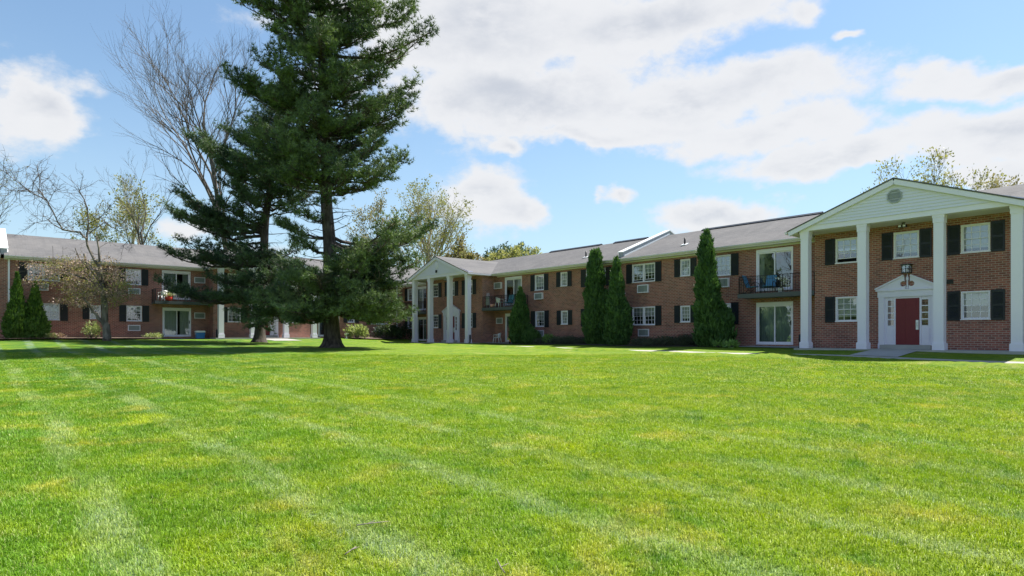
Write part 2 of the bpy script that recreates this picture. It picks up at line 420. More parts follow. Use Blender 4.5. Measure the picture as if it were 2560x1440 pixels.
class MB:
    """collects shapes and links them as ONE mesh object"""
    def __init__(s): s.v = []; s.f = []; s.mi = []; s.sm = []
    def add(s, vs, fs, mi=0, smooth=False):
        o = len(s.v); s.v += [tuple(v) for v in vs]; s.f += [tuple(i + o for i in f) for f in fs]; s.mi += [mi] * len(fs); s.sm += [smooth] * len(fs)
    def box(s, x0, x1, y0, y1, z0, z1, mi=0):
        s.add([(x0, y0, z0), (x1, y0, z0), (x1, y1, z0), (x0, y1, z0), (x0, y0, z1), (x1, y0, z1), (x1, y1, z1), (x0, y1, z1)],
              [(3, 2, 1, 0), (4, 5, 6, 7), (0, 1, 5, 4), (1, 2, 6, 5), (2, 3, 7, 6), (3, 0, 4, 7)], mi)
    def obox(s, c, ax, ay, az, hx, hy, hz_, mi=0):
        vs = []
        for sz in (-1, 1):
            for sx, sy in ((-1, -1), (1, -1), (1, 1), (-1, 1)): vs.append(Vector(c) + ax * (sx * hx) + ay * (sy * hy) + az * (sz * hz_))
        s.add(vs, [(3, 2, 1, 0), (4, 5, 6, 7), (0, 1, 5, 4), (1, 2, 6, 5), (2, 3, 7, 6), (3, 0, 4, 7)], mi)
    def prism(s, poly, y0, y1, mi=0):            # polygon in (x, z), extruded along y
        n = len(poly)
        s.add([(x, y0, z) for x, z in poly] + [(x, y1, z) for x, z in poly],
              [tuple(range(n)), tuple(range(2 * n - 1, n - 1, -1))] + [((i + 1) % n, i, n + i, n + (i + 1) % n) for i in range(n)], mi)
    def prism_x(s, poly, x0, x1, mi=0):          # polygon in (y, z), extruded along x
        n = len(poly)
        s.add([(x0, y, z) for y, z in poly] + [(x1, y, z) for y, z in poly],
              [tuple(range(n - 1, -1, -1)), tuple(range(n, 2 * n))] + [(i, (i + 1) % n, n + (i + 1) % n, n + i) for i in range(n)], mi)
    def tube(s, pts, rad, n=8, mi=0, caps=True, smooth=True):
        pts = [Vector(p) for p in pts]; rad = rad if isinstance(rad, (list, tuple)) else [rad] * len(pts)
        rings = []; ref = Vector((0, 0, 1))
        for i, p in enumerate(pts):
            d = (pts[min(i + 1, len(pts) - 1)] - pts[max(i - 1, 0)]).normalized()
            r = ref if abs(d.dot(ref)) < .95 else Vector((1, 0, 0))
            a = d.cross(r).normalized(); b = d.cross(a).normalized()
            rings.append([p + (a * math.cos(2 * math.pi * k / n) + b * math.sin(2 * math.pi * k / n)) * rad[i] for k in range(n)])
        vs = [v for r in rings for v in r]; fs = []
        for i in range(len(pts) - 1):
            for k in range(n): fs.append((i * n + k, i * n + (k + 1) % n, (i + 1) * n + (k + 1) % n, (i + 1) * n + k))
        if caps: fs += [tuple(range(n - 1, -1, -1)), tuple(range((len(pts) - 1) * n, len(pts) * n))]
        s.add(vs, fs, mi, smooth)
    def lathe(s, prof, c=(0, 0, 0), n=12, mi=0, sx=1, sy=1):   # prof: (radius, z)
        c = Vector(c); vs = []; fs = []
        for r, z in prof:
            for k in range(n): vs.append(c + Vector((r * sx * math.cos(2 * math.pi * k / n), r * sy * math.sin(2 * math.pi * k / n), z)))
        for i in range(len(prof) - 1):
            for k in range(n): fs.append((i * n + k, i * n + (k + 1) % n, (i + 1) * n + (k + 1) % n, (i + 1) * n + k))
        fs += [tuple(range(n - 1, -1, -1)), tuple(range((len(prof) - 1) * n, len(prof) * n))]
        s.add(vs, fs, mi, True)
    def build(s, name, mats, parent=None, loc=None, rz=None):
        me = bpy.data.meshes.new(name); me.from_pydata(s.v, [], s.f)
        for m in ([mats] if isinstance(mats, str) else mats): me.materials.append(MATS[m])
        if len(s.f): me.polygons.foreach_set('material_index', s.mi); me.polygons.foreach_set('use_smooth', s.sm)
        me.update(); o = bpy.data.objects.new(name, me); COL.objects.link(o)
        if parent is not None: o.parent = parent
        if loc is not None: o.location = loc
        if rz is not None: o.rotation_euler = (0, 0, rz)
        return o


def arr_mesh(name, V, Fc, mats, parent=None, mi=None, smooth=False, attrs=None):
    """vertices (n,3) and faces (m,k) from numpy, one object"""
    V = np.asarray(V, np.float32); Fc = np.asarray(Fc, np.int32)
    me = bpy.data.meshes.new(name); k = Fc.shape[1] if len(Fc) else 3
    me.vertices.add(len(V)); me.vertices.foreach_set('co', V.ravel())
    me.loops.add(Fc.size); me.loops.foreach_set('vertex_index', Fc.ravel())
    me.polygons.add(len(Fc)); me.polygons.foreach_set('loop_start', np.arange(0, Fc.size, k, dtype=np.int32)); me.polygons.foreach_set('loop_total', np.full(len(Fc), k, np.int32))
    for m in ([mats] if isinstance(mats, str) else mats): me.materials.append(MATS[m])
    if mi is not None: me.polygons.foreach_set('material_index', np.asarray(mi, np.int32))
    if smooth: me.polygons.foreach_set('use_smooth', np.ones(len(Fc), bool))
    if attrs:
        for an, (ty, dat) in attrs.items():
            a = me.attributes.new(an, ty, 'POINT'); a.data.foreach_set('value' if ty in ('FLOAT', 'INT') else 'vector', np.asarray(dat).ravel())
    me.update(calc_edges=True); me.validate()
    o = bpy.data.objects.new(name, me); COL.objects.link(o)
    if parent is not None: o.parent = parent
    return o


def empty(name, loc, rz=0):
    o = bpy.data.objects.new(name, None); COL.objects.link(o); o.location = loc; o.rotation_euler = (0, 0, rz); o.empty_display_size = .3; return o


def tag(o, label=None, cat=None, group=None, kind=None):
    if label: o['label'] = label
    if cat: o['category'] = cat
    if group: o['group'] = group
    if kind: o['kind'] = kind
    return o


def lab(o, text): o['label'] = text; return o

# ------------------------------------------------------------------ ground
def make_ground():
    core_x = np.r_[np.arange(-60, -24, 1.), np.arange(-24, 26, .33), np.arange(26, 60.1, 1.)]; core_y = np.r_[np.arange(-20, 10, .8), np.arange(10, 52, .33), np.arange(52, 80.1, 1.)]
    ox = np.array([8., 20, 45, 90, 180, 400, 900, 2500]); xs = np.r_[(-60 - ox)[::-1], core_x, 60 + ox]; ys = np.r_[(-20 - ox)[::-1], core_y, 80 + ox]
    X, Y = np.meshgrid(xs, ys); Z = height(X.ravel(), Y.ravel())
    nx, ny = len(xs), len(ys); i = np.arange(nx * ny).reshape(ny, nx)
    Fc = np.stack([i[:-1, :-1], i[:-1, 1:], i[1:, 1:], i[1:, :-1]], -1).reshape(-1, 4)
    o = arr_mesh('lawn', np.c_[X.ravel(), Y.ravel(), Z], Fc, 'lawn', smooth=True); tag(o, kind='structure')


def strip(name, material, fr, s0, s1, d0, d1, lift, ns, nd, kind='structure'):
    ss_ = np.linspace(s0, s1, ns); dd = np.linspace(d0, d1, nd); V = []
    for s in ss_:
        for d in dd:
            p = fr(s, d); V.append((p.x, p.y, hz(p.x, p.y) + lift))
    i = np.arange(ns * nd).reshape(ns, nd)
    Fc = np.stack([i[:-1, :-1], i[1:, :-1], i[1:, 1:], i[:-1, 1:]], -1).reshape(-1, 4)
    o = arr_mesh(name, V, Fc, material, smooth=True); tag(o, kind=kind); return o


make_ground()
strip('sidewalk', 'path_concrete', RW, -33, 22, -3.15, -2.4, .008, 160, 4)
strip('walkway', 'concrete', RW, 3.05, 4.75, -2.4, -.1, .02, 6, 14)
strip('path', 'path_concrete', LW, 3.0, 5.1, -3.2, -.1, .02, 6, 12)
strip('mulch_bed', 'mulch', RW, -24, -3.9, .15, 2.7, .03, 60, 8)
strip('mulch_bed', 'mulch', LW, -14, -3.9, -.2, 2.7, .11, 30, 8)
strip('mulch_bed', 'mulch', LW, 10.9, 16.2, -.1, 2.7, .11, 20, 8)
strip('patio', 'concrete', RW, -25.4, -21.4, 1.0, 2.7, .035, 8, 4)
strip('patio', 'concrete', RW, -3.8, -.05, .9, 2.7, .035, 8, 4)
strip('patio', 'concrete', LW, -3.8, -.05, .9, 2.7, .035, 8, 4)

# ------------------------------------------------------------------ building parts (local frame: x along the front, y into the building, z up)
YM, YB = 2.64, 1.43                             # main wall and porch wall behind the column line


def wall_mesh(mb, x0, x1, z0, z1, y, holes, rev=.13):
    xs = sorted({x0, x1, *[h[0] for h in holes], *[h[1] for h in holes]}); zs = sorted({z0, z1, *[h[2] for h in holes], *[h[3] for h in holes]})
    for a, b in zip(xs, xs[1:]):
        for c, d in zip(zs, zs[1:]):
            mx, mz = (a + b) / 2, (c + d) / 2
            if any(h[0] < mx < h[1] and h[2] < mz < h[3] for h in holes): continue
            mb.add([(a, y, c), (b, y, c), (b, y, d), (a, y, d)], [(0, 1, 2, 3)])
    for a, b, c, d in holes:
        mb.add([(a, y, c), (b, y, c), (b, y, d), (a, y, d), (a, y + rev, c), (b, y + rev, c), (b, y + rev, d), (a, y + rev, d)],
               [(0, 4, 5, 1), (1, 5, 6, 2), (2, 6, 7, 3), (3, 7, 4, 0)])


def window(root, x0, x1, z0, z1, y, units=1, cols=3, blind=1., shutters=(1, 1), sash_open=0., bl='blind'):
    mb = MB(); fw = .055
    mb.box(x0, x1, y - .02, y + .10, z0, z0 + fw); mb.box(x0, x1, y - .02, y + .10, z1 - fw, z1)
    mb.box(x0, x0 + fw, y - .018, y + .098, z0 + fw, z1 - fw); mb.box(x1 - fw, x1, y - .018, y + .098, z0 + fw, z1 - fw)
    mb.box(x0 - .02, x1 + .02, y - .045, y - .02, z0 - .012, z0 + .03)
    w = (x1 - x0 - 2 * fw); gl = MB(); zm = (z0 + z1) / 2; mu = .011
    for k in range(units):
        a = x0 + fw + w * k / units; b = x0 + fw + w * (k + 1) / units
        if units > 1:
            if k: a += .05
            if k < units - 1:
                b -= .05; mb.box(b, b + .1, y - .015, y + .095, z0 + fw, z1 - fw)
        op = sash_open
        for (c, d, yy) in ((zm - .02, z1 - fw, y + .035), (z0 + fw + op, zm + .02 + op * .6, y + .065)):
            r = .028
            mb.box(a, b, yy, yy + .028, c, c + r); mb.box(a, b, yy, yy + .028, d - r, d)
            mb.box(a, a + r, yy + .001, yy + .027, c + r, d - r); mb.box(b - r, b, yy + .001, yy + .027, c + r, d - r)
            for j in range(1, cols):
                x = a + (b - a) * j / cols; mb.box(x - mu, x + mu, yy + .004, yy + .024, c + r, d - r)
            zc = (c + d) / 2; mb.box(a + r, b - r, yy + .006, yy + .022, zc - mu, zc + mu)
            gl.add([(a, yy + .014, c), (b, yy + .014, c), (b, yy + .014, d), (a, yy + .014, d)], [(0, 1, 2, 3)])
    o = mb.build('window', 'vinyl_white', root); gl.build('pane', 'glass', o)
    blind = min(1., max(.12, blind + random.uniform(-.22, .18))) if blind > 0 else 0
    if blind > 0:
        zb = z1 - fw - (z1 - z0 - 2 * fw) * blind
        b2 = MB(); b2.add([(x0 + .03, y + .115, zb), (x1 - .03, y + .115, zb), (x1 - .03, y + .115, z1 - .03), (x0 + .03, y + .115, z1 - .03)], [(0, 1, 2, 3)]); b2.build('blind', bl, o)
    for side, on in zip((-1, 1), shutters):
        if not on: continue
        sw = .43 if x1 - x0 > .8 else .38
        a = x0 - .03 - sw if side < 0 else x1 + .03
        sh = MB(); c, d = z0 - .03, z1 + .03; yy = y - .035
        sh.box(a, a + sw, yy, y - .004, c, d)
        r = .055
        for p, q_ in ((c, c + .09), (d - .09, d), ((c + d) / 2 - .04, (c + d) / 2 + .04)): sh.box(a, a + sw, yy - .014, yy - .002, p, q_)
        sh.box(a, a + r, yy - .012, yy - .001, c + .09, d - .09); sh.box(a + sw - r, a + sw, yy - .012, yy - .001, c + .09, d - .09)
        n = 22
        for k in range(n):                     # louvres
            z = c + .10 + (d - c - .2) * k / n
            sh.add([(a + r, yy - .002, z), (a + sw - r, yy - .002, z), (a + sw - r, yy - .011, z + .018), (a + r, yy - .011, z + .018), (a + r, yy - .002, z + .03), (a + sw - r, yy - .002, z + .03)], [(0, 1, 2, 3), (3, 2, 5, 4)])
        sh.build('shutter', 'shutter', root)
    return o


def sliding_door(root, x0, x1, z0, z1, y, style='vertical_blind', cover=(1, 1), mirror=False):
    mb = MB(); t = .085
    mb.box(x0, x1, y - .03, y + .11, z1 - .17, z1); mb.box(x0, x1, y - .04, y + .11, z0, z0 + .07)
    mb.box(x0, x0 + t, y - .028, y + .108, z0 + .07, z1 - .17); mb.box(x1 - t, x1, y - .028, y + .108, z0 + .07, z1 - .17)
    xm = (x0 + x1) / 2; gl = MB()
    for k, (a, b, yy) in enumerate(((x0 + t, xm + .03, y + .02), (xm - .03, x1 - t, y + .055))):
        r = .06; c, d = z0 + .07, z1 - .17
        mb.box(a, b, yy, yy + .03, c, c + .08); mb.box(a, b, yy, yy + .03, d - r, d); mb.box(a, a + r, yy + .001, yy + .029, c + .08, d - r); mb.box(b - r, b, yy + .001, yy + .029, c + .08, d - r)
        gl.add([(a, yy + .015, c), (b, yy + .015, c), (b, yy + .015, d), (a, yy + .015, d)], [(0, 1, 2, 3)])
    o = mb.build('sliding_door', 'vinyl_white', root); gl.build('pane', 'glass', o)
    for k, (a, b) in enumerate(((x0 + .05, xm), (xm, x1 - .05))):
        if cover[k] <= 0: continue
        n = max(3, int((b - a) / .1)); w_ = (b - a) * cover[k]; cu = MB(); vs = []; a2 = a if k == 0 else b - w_
        for i in range(n + 1): vs.append((a2 + w_ * i / n, y + .16 + (.018 if i % 2 else 0)))
        cu.add([(x, yy, z0 + .08) for x, yy in vs] + [(x, yy, z1 - .1) for x, yy in vs], [(i, i + 1, n + 2 + i, n + 1 + i) for i in range(n)])
        cu.build('curtain', style, o)
    hd = MB(); hd.box(x1 - t - .05, x1 - t - .02, y - .05, y + .054, z0 + 1., z0 + 1.22); hd.build('handle', 'black_metal', o)
    return o


def aircon(root, x0, x1, z0, z1, y, proud=.14):
    mb = MB(); f = .05
    mb.box(x0, x1, y - proud, y - .002, z0, z0 + f); mb.box(x0, x1, y - proud, y - .002, z1 - f, z1)
    mb.box(x0, x0 + f, y - proud + .001, y - .003, z0 + f, z1 - f); mb.box(x1 - f, x1, y - proud + .001, y - .003, z0 + f, z1 - f)
    o = mb.build('air_conditioner', 'vinyl_white', root)
    g = MB(); g.box(x0 + f, x1 - f, y - proud + .04, y - .01, z0 + f, z1 - f)
    n = 9
    for k in range(n):
        z = z0 + f + (z1 - z0 - 2 * f) * (k + .25) / n; g.box(x0 + f, x1 - f, y - proud + .015, y - proud + .039, z, z + .018)
    xa = x0 + (x1 - x0) * .66; g.box(xa, xa + .04, y - proud + .005, y - proud + .038, z0 + f, z1 - f)
    g.build('grille', 'grille', o)


def balcony(root, x0, x1, y0, z, ends=(1, 0)):
    mb = MB(); mb.box(x0, x1, y0, YM - .003, z - .17, z); mb.box(x0 - .02, x1, y0 - .03, y0 - .002, z - .19, z + .03)
    o = mb.build('balcony', 'dark_slab', root)
    r = MB(); h = .90
    def run(p, q_):
        p, q_ = Vector(p), Vector(q_); L = (q_ - p).length; n = max(2, int(L / .125)); ax = (q_ - p).normalized(); up = Vector((0, 0, 1)); ay = up.cross(ax)
        for zz, hh in ((h, .016), (.09, .011), (h - .16, .008)): r.obox((p + q_) / 2 + up * zz, ax, ay, up, L / 2, .014, hh)
        for i in range(n + 1):
            big = i % 9 == 0 or i == n; b = p + (q_ - p) * i / n; r.obox(b + up * h / 2, ax, ay, up, .016 if big else .0065, .016 if big else .0065, h / 2 - .016)
        for i in range(n):                     # small scrolls under the top rail
            c = p + (q_ - p) * (i + .5) / n + up * (h - .08); r.obox(c, (ax + up).normalized(), ay, (up - ax).normalized(), .045, .005, .005)
    run((x0 + .03, y0 + .03, z), (x1 - .01, y0 + .03, z))
    if ends[0]: run((x0 + .03, y0 + .06, z), (x0 + .03, YM - .02, z))
    if ends[1]: run((x1 - .03, y0 + .06, z), (x1 - .03, YM - .02, z))
    r.build('railing', 'black_metal', o)


def column(root, x, w=.34, top=5.285):
    mb = MB(); e = .04
    mb.box(x, x + w, 0, w, .27, top - .30)
    mb.box(x - e, x + w + e, -e, w + e, 0.002, .26); mb.box(x - e * .6, x + w + e * .6, -e * .6, w + e * .6, .26, .285)
    mb.box(x - e * .5, x + w + e * .5, -e * .5, w + e * .5, top - .30, top - .10); mb.box(x - e * .9, x + w + e * .9, -e * .9, w + e * .9, top - .10, top)
    o = mb.build('column', 'white_paint', root)
    return o


def gable_siding(c, half, z0, zt, y, course=.125):
    mb = MB(); z = z0
    while z < zt - .02:
        zb = min(z + course, zt - .005); wa = half * (zt - z) / (zt - z0); wb = half * (zt - zb) / (zt - z0)
        mb.add([(c - wa, y - .034, z), (c + wa, y - .034, z), (c + wb, y, zb), (c - wb, y, zb), (c - wa, y, z), (c + wa, y, z)], [(0, 1, 2, 3), (4, 5, 1, 0)])
        z = zb
    mb.add([(c - half, y + .05, z0), (c + half, y + .05, z0), (c, y + .05, zt)], [(0, 2, 1)])
    return mb


def entrance(root, c, number_lamp=True):
    y = YB; s = MB()
    for sx in (-1, 1):                          # pilasters
        a = c + sx * 1.0 - .11; s.box(a, a + .22, y - .10, y - .001, 0.0, 2.22); s.box(a - .02, a + .24, y - .12, y - .002, 0.0, .22)
    s.box(c - 1.14, c + 1.14, y - .12, y - .001, 2.22, 2.48); s.box(c - 1.20, c + 1.20, y - .17, y - .001, 2.48, 2.54)
    s.box(c - .89, c - .83, y - .05, y - .002, .18, 2.219); s.box(c + .83, c + .89, y - .05, y - .002, .18, 2.219)
    s.box(c - .83, c - .45, y - .03, y - .002, .18, .98); s.box(c + .45, c + .83, y - .03, y - .002, .18, .98)
    s.box(c - .51, c - .45, y - .055, y - .03, .18, 2.218); s.box(c + .45, c + .51, y - .055, y - .03, .18, 2.218); s.box(c - .45, c + .45, y - .055, y - .003, 2.15, 2.217)
    s.box(c - .83, c - .45, y - .029, y - .0025, 2.10, 2.218); s.box(c + .45, c + .83, y - .029, y - .0025, 2.10, 2.218)
    for sx in (-1, 1):
        s.box(c + sx * .66 - .13, c + sx * .66 + .13, y - .042, y - .03, .30, .86)
        for k in range(5):
            z = .98 + (2.10 - .98) * k / 4; s.box(c + sx * .64 - .19, c + sx * .64 + .19, y - .04, y - .004, z - .022, z + .022)
        s.box(c + sx * .64 - .19, c + sx * .64 - .12, y - .039, y - .005, 1.0, 2.08); s.box(c + sx * .64 + .12, c + sx * .64 + .19, y - .039, y - .005, 1.0, 2.08)
    o = s.build('door_surround', 'white_paint', root)
    for sx in (-1, 1):
        p = MB(); p.add([(c + sx * .64 - .13, y - .02, .98), (c + sx * .64 + .13, y - .02, .98), (c + sx * .64 + .13, y - .02, 2.1), (c + sx * .64 - .13, y - .02, 2.1)], [(0, 1, 2, 3)])
        p.build('sidelight', 'glass', o)
    # broken pediment with round scrolls and a turned finial in the gap
    pd = MB(); zb = 2.54; R_ = .115; cx, cz = .155, .225
    for sx in (-1, 1):
        arc = [(cx + R_ * math.cos(a), cz + R_ * math.sin(a)) for a in [R(118 - 14 * k) for k in range(20)]]   # the scroll bites into the wing
        poly = [(1.20, 0), (1.20, .05), (.15, .56), (.11, .545)] + arc + [(.06, .03), (.06, 0)]
        poly = [(c + sx * x, zb + z) for x, z in poly]
        if sx > 0: poly = poly[::-1]
        n = len(poly)
        pd.add([(x, y - .10, z) for x, z in poly] + [(x, y - .002, z) for x, z in poly], [tuple(range(n)), tuple(range(2 * n - 1, n - 1, -1))] + [((i + 1) % n, i, n + i, n + (i + 1) % n) for i in range(n)])
        a, b = Vector((c + sx * 1.24, y - .09, zb + .04)), Vector((c + sx * .13, y - .09, zb + .575)); ax = (b - a).normalized(); up = Vector((0, 1, 0)).cross(ax)
        pd.obox((a + b) / 2, ax, Vector((0, 1, 0)), ax.cross(Vector((0, 1, 0))), (b - a).length / 2, .085, .028)
    pd.lathe([(.035, 0), (.05, .05), (.035, .1), (.03, .34), (.055, .40), (.06, .46), (.03, .54), (.012, .62), (.004, .66)], (c, y - .06, zb), 10)
    pd.build('pediment', 'white_paint', o)
    d = MB(); d.box(c - .45, c + .45, y - .03, y - .004, .18, 2.15)
    for (za, zb_) in ((.30, .86), (1.0, 1.62), (1.74, 2.03)):
        for sx in (-1, 1):
            d.box(c + sx * .2 - .135, c + sx * .2 + .135, y - .038, y - .03, za, zb_); d.box(c + sx * .2 - .10, c + sx * .2 + .10, y - .045, y - .038, za + .04, zb_ - .04)
    dr = d.build('door', 'red_paint', root)
    h = MB(); h.box(c + .31, c + .41, y - .052, y - .0381, .82, 1.22); h.tube([(c + .36, y - .05, 1.12), (c + .36, y - .10, 1.10), (c + .36, y - .10, .98), (c + .36, y - .05, .96)], .014, 6); h.build('handle', 'white_plastic', dr)
    st = MB(); st.box(c - .95, c + .95, y - .42, y - .13, 0.003, .17); st.box(c - .89, c + .89, y - .13, y - .003, .003, .178); st.build('step', 'concrete', root)
    # square lantern over the door
    l = MB(); lz = 3.20
    l.box(c - .19, c + .19, y - .30, y - .02, lz + .34, lz + .38); l.box(c - .16, c + .16, y - .27, y - .04, lz, lz + .03); l.box(c - .05, c + .05, y - .02, y - .001, lz + .1, lz + .4)
    for sx in (-1, 1):
        for yy in (-.27, -.05): l.box(c + sx * .15 - .012, c + sx * .15 + .012, y + yy, y + yy + .02, lz + .03, lz + .34)
    l.box(c - .012, c + .012, y - .272, y - .258, lz + .03, lz + .34); l.box(c - .16, c + .16, y - .272, y - .258, lz + .17, lz + .19)
    lo = l.build('lantern', 'black_metal', root)
    g = MB(); g.box(c - .145, c + .145, y - .256, y - .05, lz + .035, lz + .335); g.build('lamp_glass', 'glass', lo)
    b = MB(); b.lathe([(.02, .0), (.04, .06), (.045, .12), (.02, .18)], (c, y - .15, lz + .04), 8); b.build('bulb', 'white_plastic', lo)


def porch(root, cols, w, c, wins, vent='octagon', upblind=(.6, 1, 1), loblind=(1, 1)):
    """four columns, gabled front, brick wall with five windows and the entrance"""
    x0, x1 = cols[0], cols[-1] + w
    for x in cols: column(root, x, w)
    sl = MB(); sl.box(x0 - .25, x1 + .25, -.14, YB - .004, -.4, 0); sl.build('porch_slab', 'concrete', root)
    holes = []; hw = .48
    for k, wc in enumerate(wins): holes += [(wc - hw, wc + hw, 3.85, 4.98)] + ([(wc - hw, wc + hw, 1.20, 2.33)] if k != 1 else [])
    bw = MB(); wall_mesh(bw, x0, x1, -.4, 5.30, YB, holes)
    for x, f in ((x0, (0, 1, 2, 3)), (x1, (3, 2, 1, 0))): bw.add([(x, YM, -.4), (x, YB, -.4), (x, YB, 5.3), (x, YM, 5.3)], [f])
    bw.build('porch_wall', 'brick', root)
    dk = MB(); dk.add([(x0 + .2, YB + .7, 0), (x1 - .2, YB + .7, 0), (x1 - .2, YB + .7, 5.2), (x0 + .2, YB + .7, 5.2)], [(0, 1, 2, 3)]); dk.build('dark_backing', 'room_dark', root)  # near-black sheet painting in the unlit room behind the panes
    for k, wc in enumerate(wins):
        window(root, wc - hw, wc + hw, 3.85, 4.98, YB, 1, 3, upblind[k], sash_open=.16 if k == 0 and vent == 'octagon' else 0)
        if k != 1: window(root, wc - hw, wc + hw, 1.20, 2.33, YB, 1, 3, loblind[0 if k == 0 else 1])
    entrance(root, c)
    # beam, gable and roof
    half = (x1 - x0) / 2 + .30; zr = 6.97; ze = 5.38
    bm = MB(); bm.box(x0 - .14, x1 + .14, -.06, w + .06, 5.285, 5.50); bm.box(x0 - .13, x0 + .18, w + .06, YM, 5.286, 5.40); bm.box(x1 - .18, x1 + .13, w + .06, YM, 5.286, 5.40)
    bm.build('beam', 'white_paint', root)
    ce = MB(); ce.box(x0 + .18, x1 - .18, w + .061, YB - .001, 5.29, 5.33); ce.build('porch_ceiling', 'cream_trim', root)
    pe = gable_siding(c, half - .12, 5.50, zr - .10, -.07).build('gable', 'siding', root)
    rk = MB(); slope = (zr - ze) / half
    for sx in (-1, 1):
        a, b = Vector((c + sx * (half + .06), -.16, ze - .02)), Vector((c, -.16, zr + .0)); ax = (b - a).normalized(); nz = ax.cross(Vector((0, 1, 0))) * (1 if sx < 0 else -1)
        rk.obox((a + b) / 2 - Vector((0, 0, .14)), ax, Vector((0, 1, 0)), nz, (b - a).length / 2, .06, .10)
        rk.box(*(sorted((c + sx * (half + .06), c + sx * (half - .32)))), -.155, -.07, ze - .10, ze + .03)
    rk.build('rake_board', 'white_paint', pe)
    if vent == 'octagon':
        v = MB(); vz = 6.25; P = [(c + .30 * math.cos(R(22.5 + 45 * k)), vz + .30 * math.sin(R(22.5 + 45 * k))) for k in range(8)]; Q = [(c + (x - c) * .8, vz + (z - vz) * .8) for x, z in P]
        for k in range(8):
            j = (k + 1) % 8; v.add([(P[k][0], -.125, P[k][1]), (P[j][0], -.125, P[j][1]), (Q[j][0], -.125, Q[j][1]), (Q[k][0], -.125, Q[k][1])], [(0, 1, 2, 3)])
            v.add([(P[k][0], -.125, P[k][1]), (P[j][0], -.125, P[j][1]), (P[j][0], -.06, P[j][1]), (P[k][0], -.06, P[k][1])], [(3, 2, 1, 0)])
        v.add([(x, -.092, z) for x, z in Q], [tuple(range(8))])
        for k in range(8):
            z = vz - .22 + .055 * k; hw_ = min(.24, .1 + .36 - abs(z - vz) * 1.0 - .1); v.add([(c - hw_, -.118, z), (c + hw_, -.118, z), (c + hw_, -.095, z + .04), (c - hw_, -.095, z + .04)], [(0, 1, 2, 3)])
        v.build('vent', 'grey_metal', pe)
    else:
        v = MB(); v.lathe([(.001, .03), (.2, .03), (.26, .02), (.27, 0), (.27, -.02)], (0, 0, 0), 20); o = v.build('vent', 'siding', pe); o.location = (c, -.10, 6.28); o.rotation_euler = (R(90), 0, 0); o.scale = (1, 1.3, 1)
    rf = MB(); yb = 6.45; t = .06
    for sx in (-1, 1):
        xe = c + sx * (half + .12); zz = ze - slope * .06
        top = [(xe, -.24, zz), (c, -.24, zr + .03), (c, yb, zr + .03), (xe, 2.35, zz)]; bot = [(x, y, z - t) for x, y, z in top]
        f = [(0, 1, 2, 3), (7, 6, 5, 4), (1, 0, 4, 5), (2, 1, 5, 6), (3, 2, 6, 7), (0, 3, 7, 4)]
        if sx > 0: f = [q_[::-1] for q_ in f]
        rf.add(top + bot, f)
    rf.build('porch_roof', 'shingle', root)
    for sx in (-1, 1):
        gu = MB(); xe = c + sx * (half + .12); a, b = sorted((xe + sx * .10, xe - sx * .01)); gu.box(a, b, -.22, 2.06, ze - .16, ze - .05)
        a, b = sorted((xe - sx * .02, c + sx * (x1 - x0) / 2)); gu.box(a, b, -.06, 2.1, ze - .17, ze - .13)
        gu.build('gutter', 'cream_trim', root)
    # spotlight under the ceiling
    f = MB(); f.lathe([(.02, 0), (.07, .01), (.075, .03)], (c, .9, 5.25), 10); f.tube([(c - .02, .9, 5.26), (c - .06, .85, 5.17)], .014, 6); f.tube([(c + .02, .9, 5.26), (c + .06, .85, 5.17)], .014, 6)
    f.box(c - .15, c - .015, .72, .90, 5.08, 5.18); f.box(c + .015, c + .15, .72, .90, 5.08, 5.18)
    fo = f.build('spotlight', 'black_metal', root); g = MB(); g.box(c - .13, c - .035, .712, .719, 5.095, 5.165); g.box(c + .035, c + .13, .712, .719, 5.095, 5.165); g.build('lamp_glass', 'vinyl_white', fo)


def main_roof(root, x0, x1, ridge=()):
    r = MB(); r.prism_x([(2.13, 5.29), (2.13, 5.385), (7.4, 7.41), (12.67, 5.385), (12.67, 5.29), (7.4, 7.30)], x0, x1); ro = r.build('roof', 'shingle', root)
    for a, b in ridge:
        v = MB(); v.prism_x([(7.16, 7.345), (7.16, 7.375), (7.4, 7.50), (7.64, 7.375), (7.64, 7.345)], a, b); v.build('ridge_vent', 'black_metal', ro)
    return ro


def eave(root, runs):
    for a, b in runs:
        g = MB()
        g.prism_x([(2.00, 5.365), (2.00, 5.33), (2.05, 5.265), (2.128, 5.265), (2.128, 5.365)], a, b)
        g.box(a, b, 2.13, 2.16, 5.20, 5.288); g.box(a, b, 2.161, YM - .001, 5.205, 5.235)
        g.box(a, b, YM - .03, YM - .0005, 5.13, 5.204)
        g.build('gutter', 'cream_trim', root)


def downspout(root, x, y, z0, z1, material='vinyl_white', kick=True):
    d = MB(); d.box(x - .05, x + .05, y - .08, y - .004, z0, z1)
    for z in (z0 + .6, (z0 + z1) / 2, z1 - .5): d.box(x - .065, x + .065, y - .085, y - .003, z, z + .03)
    if kick: d.obox((x, y - .17, z0 - .03), Vector((1, 0, 0)), Vector((0, .9, .43)).normalized(), Vector((0, -.43, .9)).normalized(), .05, .14, .045)
    d.build('downspout', material, root)


def drain_pipe(root, x, y):
    d = MB(); d.tube([(x, y, .62), (x, y, .05), (x, y - .12, -.02)], [.06, .06, .065], 10); d.build('drain_pipe', 'black_metal', root)


